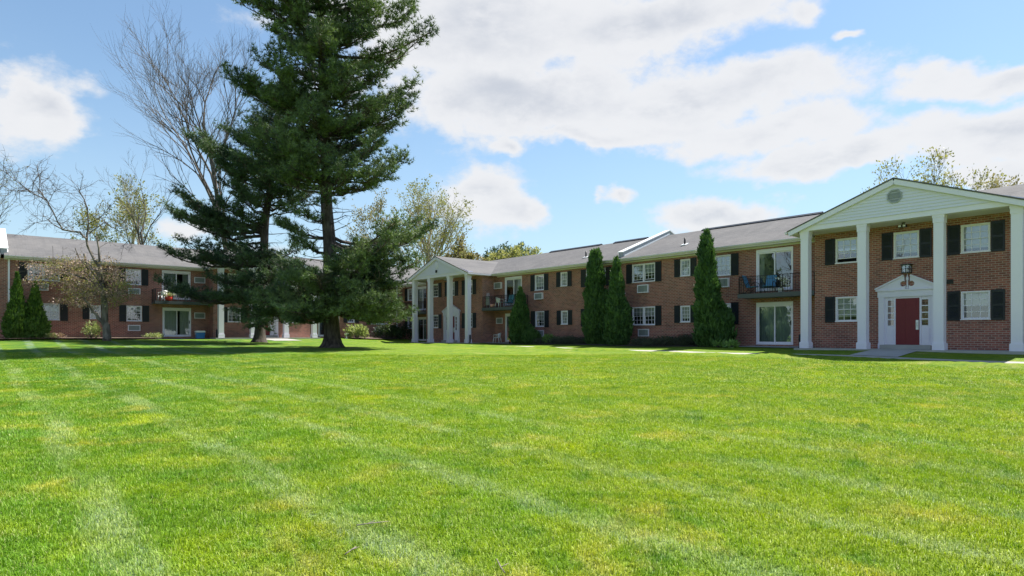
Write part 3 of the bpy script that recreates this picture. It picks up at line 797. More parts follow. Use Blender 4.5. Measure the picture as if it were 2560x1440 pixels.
def firewall(root, x, w=.34):
    f = MB(); h = .27
    a, b = (2.55, 5.385 + .42 * .385), (7.4, 7.41)
    f.prism_x([(a[0], a[1] - .1), (a[0], a[1] + h), (b[0] + .05, b[1] + h + .02), (12.3, 5.55 + h), (12.3, 5.45), (b[0], b[1] - .05)], x, x + w)
    o = f.build('parapet', 'grille', root)
    c = MB(); c.prism_x([(a[0] - .04, a[1] + h), (a[0] - .04, a[1] + h + .06), (b[0] + .05, b[1] + h + .08), (12.3, 5.55 + h + .06), (12.3, 5.55 + h), (b[0] + .05, b[1] + h + .02)], x - .05, x + w + .05)
    c.prism_x([(a[0] + .1, a[1] + .02), (a[0] + .1, a[1] + .11), (b[0], b[1] + .11), (b[0], b[1] + .02)], x + w + .001, x + w + .05)
    c.build('coping', 'flashing', o)


def walls(root, x0, x1, holes, skip, ends=(0, 0)):
    """front wall with openings (skip: the stretch behind the porch), back wall, gable ends"""
    m = MB(); runs = []
    if skip: runs = [(x0, skip[0]), (skip[1], x1)]
    else: runs = [(x0, x1)]
    for a, b in runs: wall_mesh(m, a, b, -.4, 5.20, YM, [h for h in holes if a <= h[0] and h[1] <= b])
    m.add([(x0, 12.2, -.4), (x1, 12.2, -.4), (x1, 12.2, 5.2), (x0, 12.2, 5.2)], [(3, 2, 1, 0)])
    for x, on, f in ((x0, ends[0], 1), (x1, ends[1], 0)):
        if on: m.add([(x, YM, -.4), (x, 12.2, -.4), (x, 12.2, 5.2), (x, 7.4, 7.28), (x, YM, 5.2)], [(0, 1, 2, 3, 4) if not f else (4, 3, 2, 1, 0)])
    o = m.build('wall', 'brick', root)
    for a, b in runs:
        k = MB(); k.add([(a, YM + .75, 0), (b, YM + .75, 0), (b, YM + .75, 5.15), (a, YM + .75, 5.15)], [(0, 1, 2, 3)]); k.build('dark_backing', 'room_dark', root)  # near-black sheet added so the rooms look unlit
    return o


UPZ, LOZ, USZ, LSZ = (3.85, 4.98), (1.20, 2.33), (4.0, 4.98), (1.33, 2.29)


def fit_out(root, spec):
    """spec rows: kind, x0, x1, z0, z1, options -> opening rectangles for the wall, and the fittings themselves"""
    return [(r[1], r[2], r[3], r[4]) for r in spec if r[0] in ('win', 'door')]


def fit(root, spec):
    for r in spec:
        k, a, b, c, d = r[:5]; kw = r[5] if len(r) > 5 else {}
        if k == 'win': window(root, a, b, c, d, YM, **kw)
        elif k == 'door': sliding_door(root, a, b, c, d, YM, **kw)
        elif k == 'ac': aircon(root, a, b, c, d, YM, **kw)


ANG_R = math.atan2(U.y, U.x); ANG_L = math.atan2(N.y, N.x)
SC = 12.62                                     # the party wall between the two near buildings
# inner corner of the court along each wing
_A = np.array([[N.x, N.y], [-U.x, -U.y]]); _b = np.array([YM + O1.dot(N), YM - O3.dot(U)]); _q = np.linalg.solve(_A, _b); CQ = Vector((_q[0], _q[1], 0))
RC = (CQ - O1).dot(U); LC = (CQ - O3).dot(N)

# --- building 1: near right, with the large porch
A = empty('apartment_building', O1, ANG_R)
tag(A, 'red brick apartment block with the nearest white columned porch and octagon gable vent', 'building')
spec = []
for m in (1, -1):                               # the far side of the porch repeats the near side in mirror image
    def X(a, b):
        return (a, b) if m == 1 else (8 - b, 8 - a)
    a, b = X(-3.56, -1.60); spec += [('door', a, b, 2.88, 5.05, dict(cover=(.32, 0))), ('door', a, b, .10, 2.29, dict(cover=(1, 1)))]
    a, b = X(-5.99, -5.03); spec += [('win', a, b, *UPZ, dict(blind=.8)), ('win', a, b, *LOZ, dict(blind=.6))]
    a, b = X(-5.94, -5.10); spec += [('ac', a, b, 3.21, 3.71), ('ac', a, b, .53, .98, dict(proud=.08))]
    a, b = X(-8.24, -7.58); spec += [('win', a, b, *USZ, dict(blind=1)), ('win', a, b, *LSZ, dict(blind=1))]
    a, b = X(-11.77, -10.04); spec += [('win', a, b, *UPZ, dict(units=2, blind=.56, sash_open=.10)), ('win', a, b, *LOZ, dict(units=2, blind=.52))]
    a, b = X(-11.3, -10.48); spec += [('ac', a, b, 3.19, 3.68), ('ac', a, b, .52, .97, dict(proud=.06))]
walls(A, -SC, 21, fit_out(A, spec), (0, 8), (0, 1)); fit(A, spec)
eave(A, [(-SC + .0, -.35), (8.35, 21.3)]); main_roof(A, -SC, 21.4, [(-9.8, -2.2)])
firewall(A, -SC - .17)
balcony(A, -3.89, -.01, 1.40, 2.67); balcony(A, 8.01, 11.89, 1.40, 2.67, (0, 1))
porch(A, [0, 2.43, 5.23, 7.66], .34, 3.89, (1.43, 3.83, 6.26), 'octagon', (.62, 1, 1), (.72, .5))
drain_pipe(A, -.12, .2); drain_pipe(A, 8.3, .2); downspout(A, 8.16, 1.6, .6, 5.2)
v = MB(); v.lathe([(.03, -.05), (.06, -.02), (.06, .03), (.03, .06)], (RS(1563, YM), YM - .06, 3.22), 8); v.build('wall_light', 'vinyl_white', A)
v = MB(); v.box(5.29, 5.52, YB - .03, YB - .002, 2.66, 2.84); v.build('wall_vent', 'black_metal', A)
for px, dd in ((1712, 3.7),):
    s_ = RS(px, dd); p = MB(); zz = 5.385 + (dd - 2.13) * .385; p.tube([(s_, dd, zz - .1), (s_, dd, zz + .42)], .055, 10); o = p.build('vent_pipe', 'black_metal', A)
    k = MB(); k.obox((s_, dd, zz + .03), Vector((1, 0, 0)), Vector((0, .93, .36)), Vector((0, -.36, .93)), .17, .17, .02); k.build('flashing', 'flashing', o)

# --- building 2: further right wing with the second porch
B = empty('apartment_building', O1, ANG_R)
tag(B, 'red brick apartment block in the middle, its white porch narrowed by distance, oval gable vent', 'building')
P0 = -33.49; spec = []
spec += [('win', -15.68, -13.95, *UPZ, dict(units=2, blind=.5)), ('win', -15.68, -13.95, *LOZ, dict(units=2, blind=.8)),
         ('win', -18.10, -17.44, *USZ, dict(blind=1)), ('win', -18.05, -17.39, *LSZ, dict(blind=1)),
         ('win', -20.76, -19.80, *UPZ, dict(blind=1)), ('win', -20.72, -19.76, *LOZ, dict(blind=.5)),
         ('ac', -20.72, -19.86, 3.19, 3.66), ('ac', -20.60, -19.8, .50, .95, dict(proud=.06)),
         ('door', -24.18, -22.21, 2.88, 5.05, dict(cover=(0, 1), style='curtain')), ('door', -24.14, -22.2, .08, 2.26, dict(cover=(.5, 1))),
         ('ac', -25.41, -24.54, 4.22, 4.72), ('ac', -25.24, -24.46, 1.48, 1.95, dict(proud=.05)),
         ('door', -37.0, -35.03, 2.88, 5.05, dict(cover=(1, .3), style='curtain')), ('door', -36.9, -34.95, .08, 2.26, dict(cover=(.2, 1))),
         ('win', -38.62, -37.66, *UPZ, dict(blind=.5)), ('win', -38.6, -37.64, *LOZ, dict(blind=.5))]
walls(B, RC - 4, -SC - .001, fit_out(B, spec), (P0, P0 + 8)); fit(B, spec)
eave(B, [(P0 + 8.35, -SC - .001), (RC + .5, P0 - .35)]); main_roof(B, RC - 4.9, -SC - .001, [(-24, -18.5), (-17.2, -14.2)])
balcony(B, P0 + 8.01, -21.55, 1.40, 2.67, (0, 1)); balcony(B, -37.4, P0 - .01, 1.40, 2.67)
porch(B, [P0, P0 + 2.43, P0 + 5.23, P0 + 7.66], .34, P0 + 3.89, (P0 + 1.43, P0 + 3.83, P0 + 6.26), 'oval', (.2, .5, .6), (.2, .3))
drain_pipe(B, P0 + 8.12, .15)
v = MB(); v.box(P0 + 3.80, P0 + 3.98, -.16, -.06, 5.66, 5.86); v.build('floodlight', 'black_metal', B)
s_ = RS(1465, 3.7); p = MB(); zz = 5.385 + 1.57 * .385; p.tube([(s_, 3.7, zz - .1), (s_, 3.7, zz + .42)], .055, 10); o = p.build('vent_pipe', 'black_metal', B)
k = MB(); k.obox((s_, 3.7, zz + .03), Vector((1, 0, 0)), Vector((0, .93, .36)), Vector((0, -.36, .93)), .17, .17, .02); k.build('flashing', 'flashing', o)

# --- building 3: across the court on the left, third porch behind the pines
Cb = empty('apartment_building', O3 + Vector((0, 0, LZ)), ANG_L)
tag(Cb, 'long red brick apartment block behind the two pines, its porch half hidden', 'building')
spec = [('win', -11.22, -9.49, *UPZ, dict(units=2, blind=.55)), ('win', -11.22, -9.49, *LOZ, dict(units=2, blind=.5)), ('ac', -10.95, -10.1, 3.19, 3.66), ('ac', -10.85, -10.0, .50, .95),
        ('win', -7.78, -7.12, *USZ, dict(blind=.6)), ('win', -7.78, -7.12, *LSZ, dict(blind=.5)),
        ('win', -5.60, -4.63, *UPZ, dict(blind=.5)), ('win', -5.55, -4.58, *LOZ, dict(blind=.52)), ('ac', -5.45, -4.68, 3.17, 3.6, dict(proud=.07)), ('ac', -5.47, -4.68, .50, .93, dict(proud=.07)),
        ('door', -3.27, -1.32, 2.88, 5.05, dict(cover=(1, .5), style='curtain')), ('door', -3.23, -1.28, .08, 2.26, dict(cover=(1, .75), style='curtain')),
        ('ac', -1.06, -.28, 1.48, 1.93, dict(proud=.05)), ('ac', -1.06, -.28, 4.2, 4.66, dict(proud=.08)),
        ('door', 8.85, 10.8, 2.88, 5.05, dict(cover=(0, 1))), ('door', 8.85, 10.8, .08, 2.26, dict(cover=(.2, .6))),
        ('win', 11.62, 12.28, *USZ, dict(blind=.5)), ('win', 11.62, 12.28, *LSZ, dict(blind=.4)),
        ('win', 13.92, 15.62, *UPZ, dict(units=2, blind=.5)), ('win', 13.92, 15.62, *LOZ, dict(units=2, blind=.3)), ('ac', 14.3, 15.1, .50, .93, dict(proud=.06))]
walls(Cb, -12.45, LC + 4, fit_out(Cb, spec), (0, 7.62)); fit(Cb, spec)
eave(Cb, [(-12.45, -.35), (7.97, LC - .5)]); main_roof(Cb, -12.45, LC + 4.9)
firewall(Cb, -12.62)
balcony(Cb, -3.95, -.01, 1.40, 2.67); balcony(Cb, 7.63, 11.2, 1.40, 2.67, (0, 1))
porch(Cb, [0, 2.34, 4.92, 7.26], .36, 3.81, (1.52, 3.81, 6.1), 'octagon', (.6, .6, .6), (.5, .4))
drain_pipe(Cb, -.12, .15); downspout(Cb, -12.2, YM, .5, 5.2); downspout(Cb, LC - .75, YM, .6, 5.2)

# --- building 4: only its end shows at the left edge
Db = empty('apartment_building', O3 + Vector((0, 0, LZ)), ANG_L)
tag(Db, 'brick block with a dark chimney cut off by the left edge', 'building')
spec = [('win', -17.2, -16.2, *UPZ, dict(blind=.5)), ('win', -17.2, -16.2, *LOZ, dict(blind=.5))]
walls(Db, -25, -12.451, fit_out(Db, spec), None, (1, 0)); fit(Db, spec); eave(Db, [(-25.3, -12.63)]); main_roof(Db, -25.4, -12.63)
ch = MB(); ch.box(-14.0, -12.84, 6.6, 7.3, 6.4, 8.75); ch.box(-14.06, -12.78, 6.54, 7.36, 8.75, 8.87); ch.build('chimney', 'brick', Db)

# ------------------------------------------------------------------ plants
def rng(seed): return np.random.default_rng(seed)


def unit(v): return v / (np.linalg.norm(v, axis=-1, keepdims=True) + 1e-9)


def segs_mesh(name, sg, material, parent, n=4):
    """tapered limbs: rows of (x0 y0 z0 x1 y1 z1 r0 r1)"""
    sg = np.asarray(sg, float); a, b, r0, r1 = sg[:, :3], sg[:, 3:6], sg[:, 6:7], sg[:, 7:8]
    d = unit(b - a); ref = np.where(np.abs(d[:, 2:3]) < .9, [[0, 0, 1.]], [[1., 0, 0]]); u = unit(np.cross(d, ref)); w = np.cross(d, u); b = b + d * r1 * .5
    V = []
    for k in range(n):
        c, s = math.cos(2 * math.pi * k / n), math.sin(2 * math.pi * k / n); V.append(a + (u * c + w * s) * r0)
    for k in range(n):
        c, s = math.cos(2 * math.pi * k / n), math.sin(2 * math.pi * k / n); V.append(b + (u * c + w * s) * r1)
    V = np.stack(V, 1); m = len(sg); base = (np.arange(m) * 2 * n)[:, None]
    Fc = np.concatenate([base + np.array([[k, (k + 1) % n, n + (k + 1) % n, n + k]]) for k in range(n)], 0)
    return arr_mesh(name, V.reshape(-1, 3), Fc, material, parent, smooth=True)


def leaf_mesh(name, P, D, L, Wd, mats, parent, g, mi=None, cup=.0):
    """leaves: a four sided blade at P pointing along D"""
    D = unit(D); r = unit(g.normal(size=P.shape)); sd = unit(np.cross(D, r)); L = np.broadcast_to(np.asarray(L, float).reshape(-1, 1), (len(P), 1)); Wd = np.broadcast_to(np.asarray(Wd, float).reshape(-1, 1), (len(P), 1))
    V = np.stack([P, P + D * L * .45 + sd * Wd * .5, P + D * L, P + D * L * .45 - sd * Wd * .5], 1).reshape(-1, 3)
    Fc = np.arange(len(P) * 4).reshape(-1, 4)
    return arr_mesh(name, V, Fc, mats, parent, mi=mi)


def needles_mesh(name, P, D, L, wd, k, material, parent, g):
    """tufts of long needles fanning out from each shoot tip"""
    m = len(P); P = np.repeat(P, k, 0); D = np.repeat(unit(D), k, 0); L = np.repeat(L, k)[:, None]
    dirs = unit(D * .75 + unit(g.normal(size=P.shape)) * .85 + np.array([0, 0, .10])); sd = unit(np.cross(dirs, g.normal(size=P.shape)))
    L = L * g.uniform(.7, 1.15, (len(P), 1))
    V = np.stack([P + sd * wd * .5, P - sd * wd * .5, P + dirs * L], 1).reshape(-1, 3)
    return arr_mesh(name, V, np.arange(len(P) * 3).reshape(-1, 3), material, parent)


def curve_pts(P0, P1, sag, lift, n):
    t = np.linspace(0, 1, n)[:, None]; P = P0 + (P1 - P0) * t
    P[:, 2] += (-sag * 4 * t * (1 - t) + lift * t ** 3)[:, 0]; return P


def pine_tree(label, trunk, radii, limbs, seed, needle='pine_needles', nlen=.28, nw=.040, per=10, tw_step=.175, dead=()):
    """trunk: world points; limbs: (height on trunk, tip point, thickness of plume)"""
    g = rng(seed); base = trunk[0]; root = empty('pine_tree', tuple(base)); tag(root, label, 'tree', 'tall pines on the lawn')
    b0 = np.array(base); T = np.array([np.array(p) - b0 for p in trunk]); zs = T[:, 2]
    at_ = lambda z: np.array([np.interp(z, zs, T[:, 0]), np.interp(z, zs, T[:, 1]), z]); rad = lambda z: float(np.interp(z, zs, radii))
    mb = MB(); fine = np.r_[np.array([0, .12, .3, .6]), np.arange(1.0, zs[-1], .7)]
    pts = [Vector(at_(z)) + Vector((math.sin(z * 1.3) * .03, math.cos(z * 1.1) * .03, 0)) for z in fine]; rr = [rad(z) * (1 + .75 * math.exp(-z / .28)) for z in fine]
    mb.tube(pts, rr, 14); mb.build('trunk', 'pine_bark', root)
    sg = []; P = []; D = []
    for (z0, tip, plume) in limbs:
        p0 = at_(z0); p1 = np.array(tip) - b0; L = np.linalg.norm(p1 - p0)
        if L < .4: continue
        C = curve_pts(p0, p1, .13 * L * g.uniform(.3, 1.4), .0, 9); C[1:-1] += g.normal(0, .03 * L ** .5, C[1:-1].shape)
        r0 = min(.03 + .016 * L, rad(z0) * .55)
        for i in range(8): sg.append((*C[i], *C[i + 1], r0 * (1 - i / 9), r0 * (1 - (i + 1) / 9)))
        s = np.r_[0, np.cumsum(np.linalg.norm(np.diff(C, axis=0), axis=1))]; tot = s[-1]; t0 = .30 if L > 2 else .15
        x = t0 * tot; side = 1
        while x < tot:
            p = np.array([np.interp(x, s, C[:, k]) for k in range(3)]); q = np.array([np.interp(min(x + .2, tot), s, C[:, k]) for k in range(3)]) - np.array([np.interp(max(x - .2, 0), s, C[:, k]) for k in range(3)]); q = unit(q)
            f = x / tot; l = plume * (.35 + .85 * math.sin(math.pi * min(1, max(0, (f - t0) / (1 - t0))) ** .8 * .85 + .25)) * g.uniform(.6, 1.15)
            hz_ = unit(np.cross(q, [0, 0, 1.])); a = R(g.uniform(28, 70)) * side; up = g.uniform(-.22, .75)
            dv = unit(q * math.cos(a) + hz_ * math.sin(a) + np.array([0, 0, up])); e = p + dv * l; e[2] += .10 * l
            sg.append((*p, *((p + e) / 2), .016, .011)); sg.append((*((p + e) / 2), *e, .011, .005))
            nt = max(2, int(l / .095))
            for j in range(nt):
                w = (j + 1) / nt
                if w < .22: continue
                c = p + (e - p) * w + g.normal(0, .07, 3)
                if mnoise.noise(Vector(c) * .95 + Vector((seed, 0, 0))) + .5 * mnoise.noise(Vector(c) * 2.3) < -.20: continue
                P.append(c); D.append(dv + np.array([0, 0, .45]) + g.normal(0, .25, 3))
                if g.random() < .6:                              # short side shoots
                    s2 = unit(np.cross(dv, [0, 0, 1.])) * g.choice([-1, 1]); c2 = c + (s2 * .8 + dv * .5 + np.array([0, 0, .25])) * g.uniform(.12, .34); P.append(c2); D.append(dv + s2 + np.array([0, 0, .5]))
            x += tw_step * g.uniform(.6, 1.3); side = -side
    for z0, tip in dead:
        p0 = at_(z0); p1 = np.array(tip) - b0; C = curve_pts(p0, p1, .05, .0, 5); C[1:-1] += g.normal(0, .06, (3, 3))
        for i in range(4): sg.append((*C[i], *C[i + 1], .035 * (1 - i / 4.5), .035 * (1 - (i + 1) / 4.5)))
        for i in range(1, 5):
            e = C[i] + g.normal(0, .35, 3); sg.append((*C[i], *e, .012, .004))
    segs_mesh('branches', sg, 'pine_bark', root, 5)
    P = np.array(P); D = np.array(D); needles_mesh('needles', P, D, np.full(len(P), nlen), nw, per, needle, root, g)
    return root


def whorls(g, at_, zlo, zhi, prof, step=.62, per=(4, 6), rise=.12, keep=lambda az: True, plume=1.0):
    """rings of branches with reach given by prof(z, side)"""
    out = []; z = zlo
    while z < zhi:
        n = int(g.integers(per[0], per[1] + 1)); a0 = g.uniform(0, 6.28)
        for k in range(n):
            az = a0 + 6.283 * k / n + g.uniform(-.3, .3)
            if not keep(az): continue
            Lr = prof(z, math.cos(az)) * g.uniform(.66, 1.04); p = at_(z)
            out.append((z - .3, (p[0] + math.cos(az) * Lr, p[1] + math.sin(az) * Lr, p[2] + Lr * g.uniform(rise - .10, rise + .16)), plume * (.42 + .13 * Lr)))
        z += step * g.uniform(.75, 1.25)
    return out


def bare_tree(name, label, base, seed, height_, r0, spread, levels=4, kids=(6, 6, 5, 4), leaf=None, leaf_n=0, leaf_size=(.10, .06), group=None, bark='grey_bark', lean=(0, 0), fork=.3, up=.25, wob=.16, ratio=.62, cat='tree', first_len=None, crown='branches'):
    g = rng(seed); root = empty(name, tuple(base)); tag(root, label, cat, group); sg = []; tips = []
    def grow(p, d, L, r, lv):
        n = 6 if lv == 0 else (5 if lv < 3 else 3); pts = [p]; dirs = [d]; rr = [r]
        for i in range(n):
            d = unit(d + g.normal(0, wob * (1 if lv else .35), 3) + np.array([0, 0, up * (.25 if lv else .1)])); p2 = p + d * L / n; r2 = r * (1 - .72 * (i + 1) / n) if lv else r * (1 - .5 * (i + 1) / n)
            sg.append((*p, *p2, max(r * (1 - .72 * i / n) if lv else r * (1 - .5 * i / n), .006), max(r2, .004))); p = p2; pts.append(p); dirs.append(d); rr.append(r2)
        if lv >= 2: tips.extend([(pts[-1], d), (pts[-2], d)])
        if lv >= levels: return
        k = kids[min(lv, len(kids) - 1)]
        for j in range(k):
            f = fork + (1 - fork) * (j + g.uniform(.1, .9)) / k if lv else fork + (1 - fork) * ((j + .9) / k) ** .8
            x = f * n; i = min(int(x), n - 1); q = pts[i] + (pts[i + 1] - pts[i]) * (x - i); dd = dirs[i + 1]
            sd = unit(np.cross(dd, g.normal(size=3))); a = g.uniform(.5, 1.) * spread
            grow(q, unit(dd * math.cos(a) + sd * math.sin(a) + np.array([0, 0, up * .5])), L * ratio * g.uniform(.75, 1.15) * (1.1 - .35 * f), max(rr[i] * .62, .01), lv + 1)
    d0 = unit(np.array([lean[0], lean[1], 1.])); grow(np.zeros(3), d0, first_len or height_ * .55, r0, 0)
    sg2 = np.array(sg); mx = max(sg2[:, 5].max(), .1); k = height_ / mx; sg2[:, :6] *= k
    big = sg2[:, 6] > r0 * .35
    segs_mesh('trunk', sg2[big], bark, root, 8); segs_mesh(crown, sg2[~big], bark, root, 3)
    if leaf and leaf_n:
        T = np.array([t[0] for t in tips]) * k; DD = np.array([t[1] for t in tips]); i = g.integers(0, len(T), leaf_n); P = T[i] + g.normal(0, .16, (leaf_n, 3))
        leaf_mesh('foliage', P, DD[i] + g.normal(0, .7, (leaf_n, 3)), g.uniform(.6, 1.3, leaf_n) * leaf_size[0], g.uniform(.6, 1.3, leaf_n) * leaf_size[1], leaf, root, g)
    return root


def cone_shrub(name, label, base, prof, seed, n, mat_='arborvitae_leaf', group=None, leafL=.24, leafW=.085, cat='shrub', bumps=.20, squash=1.):
    """dense upright evergreen; prof rows: height, radius, sideways shift"""
    g = rng(seed); root = empty(name, tuple(base)); tag(root, label, cat, group); prof = np.array(prof, float)
    hz_ = prof[:, 0]; zz = hz_[0] + (hz_[-1] - hz_[0]) * np.sort(g.random(n)) ; wgt = np.interp(zz, hz_, prof[:, 1]); keep = g.random(n) < np.clip(wgt / prof[:, 1].max(), .16, 1); zz = zz[keep]; m = len(zz)
    az = g.uniform(0, 2 * math.pi, m); rr = np.interp(zz, hz_, prof[:, 1]); sh = np.interp(zz, hz_, prof[:, 2])
    lump = np.array([mnoise.noise(Vector((math.cos(a) * 1.6, math.sin(a) * 1.6, z * 1.7 + seed))) + .6 * mnoise.noise(Vector((math.cos(a) * 4, math.sin(a) * 4, z * 4.5 + seed))) for a, z in zip(az, zz)])
    r2 = rr * (1 + bumps * lump * 1.9) * g.uniform(.86, 1.03, m)
    P = np.c_[np.cos(az) * r2 + sh, np.sin(az) * r2 * squash, zz]; out = np.c_[np.cos(az), np.sin(az), np.zeros(m)]
    D = out * g.uniform(.15, .75, (m, 1)) + np.array([0, 0, 1.]) + g.normal(0, .28, (m, 3))
    leaf_mesh('foliage', P - unit(D) * leafL * .4, D, leafL * g.uniform(.55, 1.4, m), leafW * g.uniform(.7, 1.4, m), mat_, root, g)
    # inner mass of the same foliage
    nr, na = 26, 22; V = []
    for z in np.linspace(hz_[0], hz_[-1] - .05, nr):
        for k in range(na):
            a = 2 * math.pi * k / na; r = np.interp(z, hz_, prof[:, 1]) * .84 * (1 + bumps * 1.2 * mnoise.noise(Vector((math.cos(a) * 1.6, math.sin(a) * 1.6, z * 1.7 + seed))))
            V.append((math.cos(a) * r + np.interp(z, hz_, prof[:, 2]), math.sin(a) * r * squash, z))
    i = np.arange(nr * na).reshape(nr, na); Fc = np.stack([i[:-1], np.roll(i[:-1], -1, 1), np.roll(i[1:], -1, 1), i[1:]], -1).reshape(-1, 4)
    arr_mesh('inner_foliage', V, Fc, mat_, root, smooth=True)
    return root


def leafy_shrub(name, label, base, rx, ry, h, seed, n, mats, leafL, leafW, group=None, cat='shrub', stems=7, flat=.0):
    g = rng(seed); root = empty(name, tuple(base)); tag(root, label, cat, group)
    sg = []; cl = []
    for k in range(stems * 3):
        a = g.uniform(0, 6.28); f = g.uniform(.2, 1) ** .6; e = np.array([math.cos(a) * rx * f, math.sin(a) * ry * f, h * (g.uniform(.45, .95) if not flat else g.uniform(.3, .9)) * (1 - .45 * f * f)]); m_ = e * .5 + np.array([0, 0, .1 * h])
        sg += [(0, 0, 0, *m_, .014, .009), (*m_, *e, .009, .003)]; cl.append(e)
    segs_mesh('stems', sg, 'twig_bark', root, 4); cl = np.array(cl)
    i = g.integers(0, len(cl), n); P = cl[i] + g.normal(0, 1, (n, 3)) * np.array([rx, ry, h * .8]) * .20; P[:, 2] = np.clip(P[:, 2], .02, h)
    D = P * np.array([1, 1, .5]) + g.normal(0, .5, (n, 3)) * max(rx, .3) + np.array([0, 0, .3 * h])
    leaf_mesh('foliage', P, D, leafL * g.uniform(.6, 1.25, n), leafW * g.uniform(.7, 1.25, n), mats, root, g)
    return root


def ground_pt(px, y): 
    x = (px - 1280) / F * y; return (x, y, hz(x, y) - .03)


# --- the near pine
ZA = 37.0; g = rng(11)
base = Vector(ground_pt(830, ZA)); tr = [base, at(827, 760, ZA), at(822, 600, ZA), at(816, 470, ZA), at(812, 330, ZA), at(806, 180, ZA), at(801, 20, ZA), at(798, -150, ZA), at(798, -330, ZA)]
rad_ = [.47, .385, .36, .315, .28, .23, .19, .12, .03]
S1 = ZA / F
Lx = lambda px, py, dy=0.: tuple(at(px, py, ZA + dy))
zof = lambda py: CAMZ + (Y0 - py) * S1 - base.z
limbs = []
for (ay, tx, ty, dy, pl) in [
    # right hand plumes, from the top down
    (60, 1035, 15, 0, 1.1), (150, 1062, 88, -.6, 1.05), (185, 1000, 150, 1.2, 1.0), (225, 960, 180, -1.5, .9), (300, 1034, 214, .3, 1.1), (330, 1010, 262, -1., 1.15), (350, 930, 260, -2., .9),
    (380, 992, 316, .8, 1.0), (420, 950, 350, -1.6, .95), (450, 1018, 392, 0, 1.15), (462, 985, 430, -1.2, 1.05), (480, 940, 455, 1.0, .9), (90, 960, 30, -1.6, 1.0), (120, 900, 70, -2.2, .9), (20, 980, -50, 0, 1.0),
    (600, 1088, 570, .6, 1.0), (620, 1010, 560, -1.4, 1.0), (640, 1040, 590, -.6, 1.05), (655, 965, 605, -2.4, 1.0), (690, 985, 655, 1.0, .9), (700, 1000, 690, -1., .95), (640, 950, 640, 2.2, .9),
    (760, 1018, 790, -.6, 1.1), (745, 985, 745, .6, 1.1), (770, 935, 790, -2.0, 1.0), (735, 920, 720, -2.6, .9), (740, 960, 700, 2.2, .8), (775, 980, 800, 1.4, .9), (780, 900, 790, 1.5, .8),
    # left hand plumes
    (60, 595, 5, 0, 1.1), (100, 655, 55, -.9, 1.1), (150, 700, 110, 1.0, 1.0), (215, 640, 150, -.4, 1.05), (260, 560, 178, 0, .95), (275, 600, 215, -.7, 1.05), (300, 680, 240, -2.0, 1.0), (330, 745, 300, -2.6, .9), (240, 700, 190, -2.4, 1.),
    (410, 635, 330, -.2, 1.1), (430, 600, 350, .8, 1.05), (450, 690, 360, -1.8, 1.1), (470, 650, 410, 1.2, 1.0), (480, 740, 400, -2.2, .9), (455, 610, 400, -.9, 1.),
    (560, 740, 520, -1.6, .8), (600, 700, 560, .4, .8), (640, 745, 600, -1.2, .7), (700, 690, 660, .8, .9), (730, 735, 660, -2.4, 1.0), (760, 700, 720, -1.0, 1.0), (770, 760, 745, -2.8, 1.0), (780, 680, 760, .4, 1.0), (765, 780, 700, -3., .9), (790, 720, 790, -1.6, .8),
    (765, 690, 770, -2.6, 1.15), (750, 650, 735, -1.4, 1.1), (735, 720, 700, -3.2, 1.1), (770, 740, 780, -3.6, 1.1), (760, 910, 760, -3.2, 1.1), (745, 990, 770, -1.6, 1.1), (650, 930, 610, -3., 1.),
    (655, 985, 625, -1.8, 1.1), (640, 930, 640, -2.4, 1.1), (670, 1020, 650, -.4, 1.1), (700, 950, 690, -2.2, 1.15), (720, 990, 720, -.8, 1.15), (740, 930, 745, -3., 1.1), (690, 900, 660, -3.2, 1.), (710, 960, 660, 1.6, 1.),
    # towards and away from the viewer
    (170, 800, 90, -3.2, 1.0), (250, 860, 170, -3., 1.0), (330, 870, 290, -3.2, 1.0), (430, 800, 370, -3.4, 1.05), (470, 860, 420, -3.2, 1.0), (440, 860, 320, 3., 1.), (300, 740, 230, 3.2, 1.), (120, 760, 60, 3., 1.), (520, 805, 470, -3.2, .8), (750, 800, 690, -3.6, 1.0), (765, 870, 720, -3.4, 1.0), (750, 850, 700, 3.4, 1.), (40, 830, -30, -2.8, 1.), (-20, 760, -80, -1, 1.), (-60, 850, -110, 0, 1.), (-20, 690, -40, 1., 1.)]:
    limbs.append((zof(ay), Lx(tx, ty, dy), pl))
    if g.random() < .85: limbs.append((zof(ay - 12), Lx(tx + g.uniform(-45, 30) * (1 if tx > 815 else -1), ty + g.uniform(-16, 22), dy + g.uniform(-1.3, 1.3)), pl * .9))
at_w = lambda z: np.array([np.interp(z + base.z, [p.z for p in tr], [p[k] for p in tr]) for k in (0, 1)] + [z + base.z])
limbs += whorls(g, at_w, zof(10), zof(-300), lambda z, c: 5.2 * (1 - (z - zof(10)) / (zof(-330) - zof(10))) + .4, step=.7)
limbs += whorls(g, at_w, zof(470), zof(20), lambda z, c: 3.2, step=.75, per=(3, 5), plume=1.0, keep=lambda az: True)
limbs += whorls(g, at_w, zof(350), zof(0), lambda z, c: 3.4, step=.8, per=(5, 6), plume=1.05, keep=lambda az: abs(math.sin(az)) > .55)
dead = [(zof(yy), Lx(815 + sx * g.uniform(40, 95), yy + g.uniform(-35, 5), g.uniform(-1.5, 1.5))) for yy in (505, 520, 535, 550, 562, 580, 600, 620, 645, 660, 690) for sx in (-1, 1)]
pine_tree('tallest pine with a bare dark trunk, nearest on the lawn', tr, rad_, limbs, 21, dead=dead)

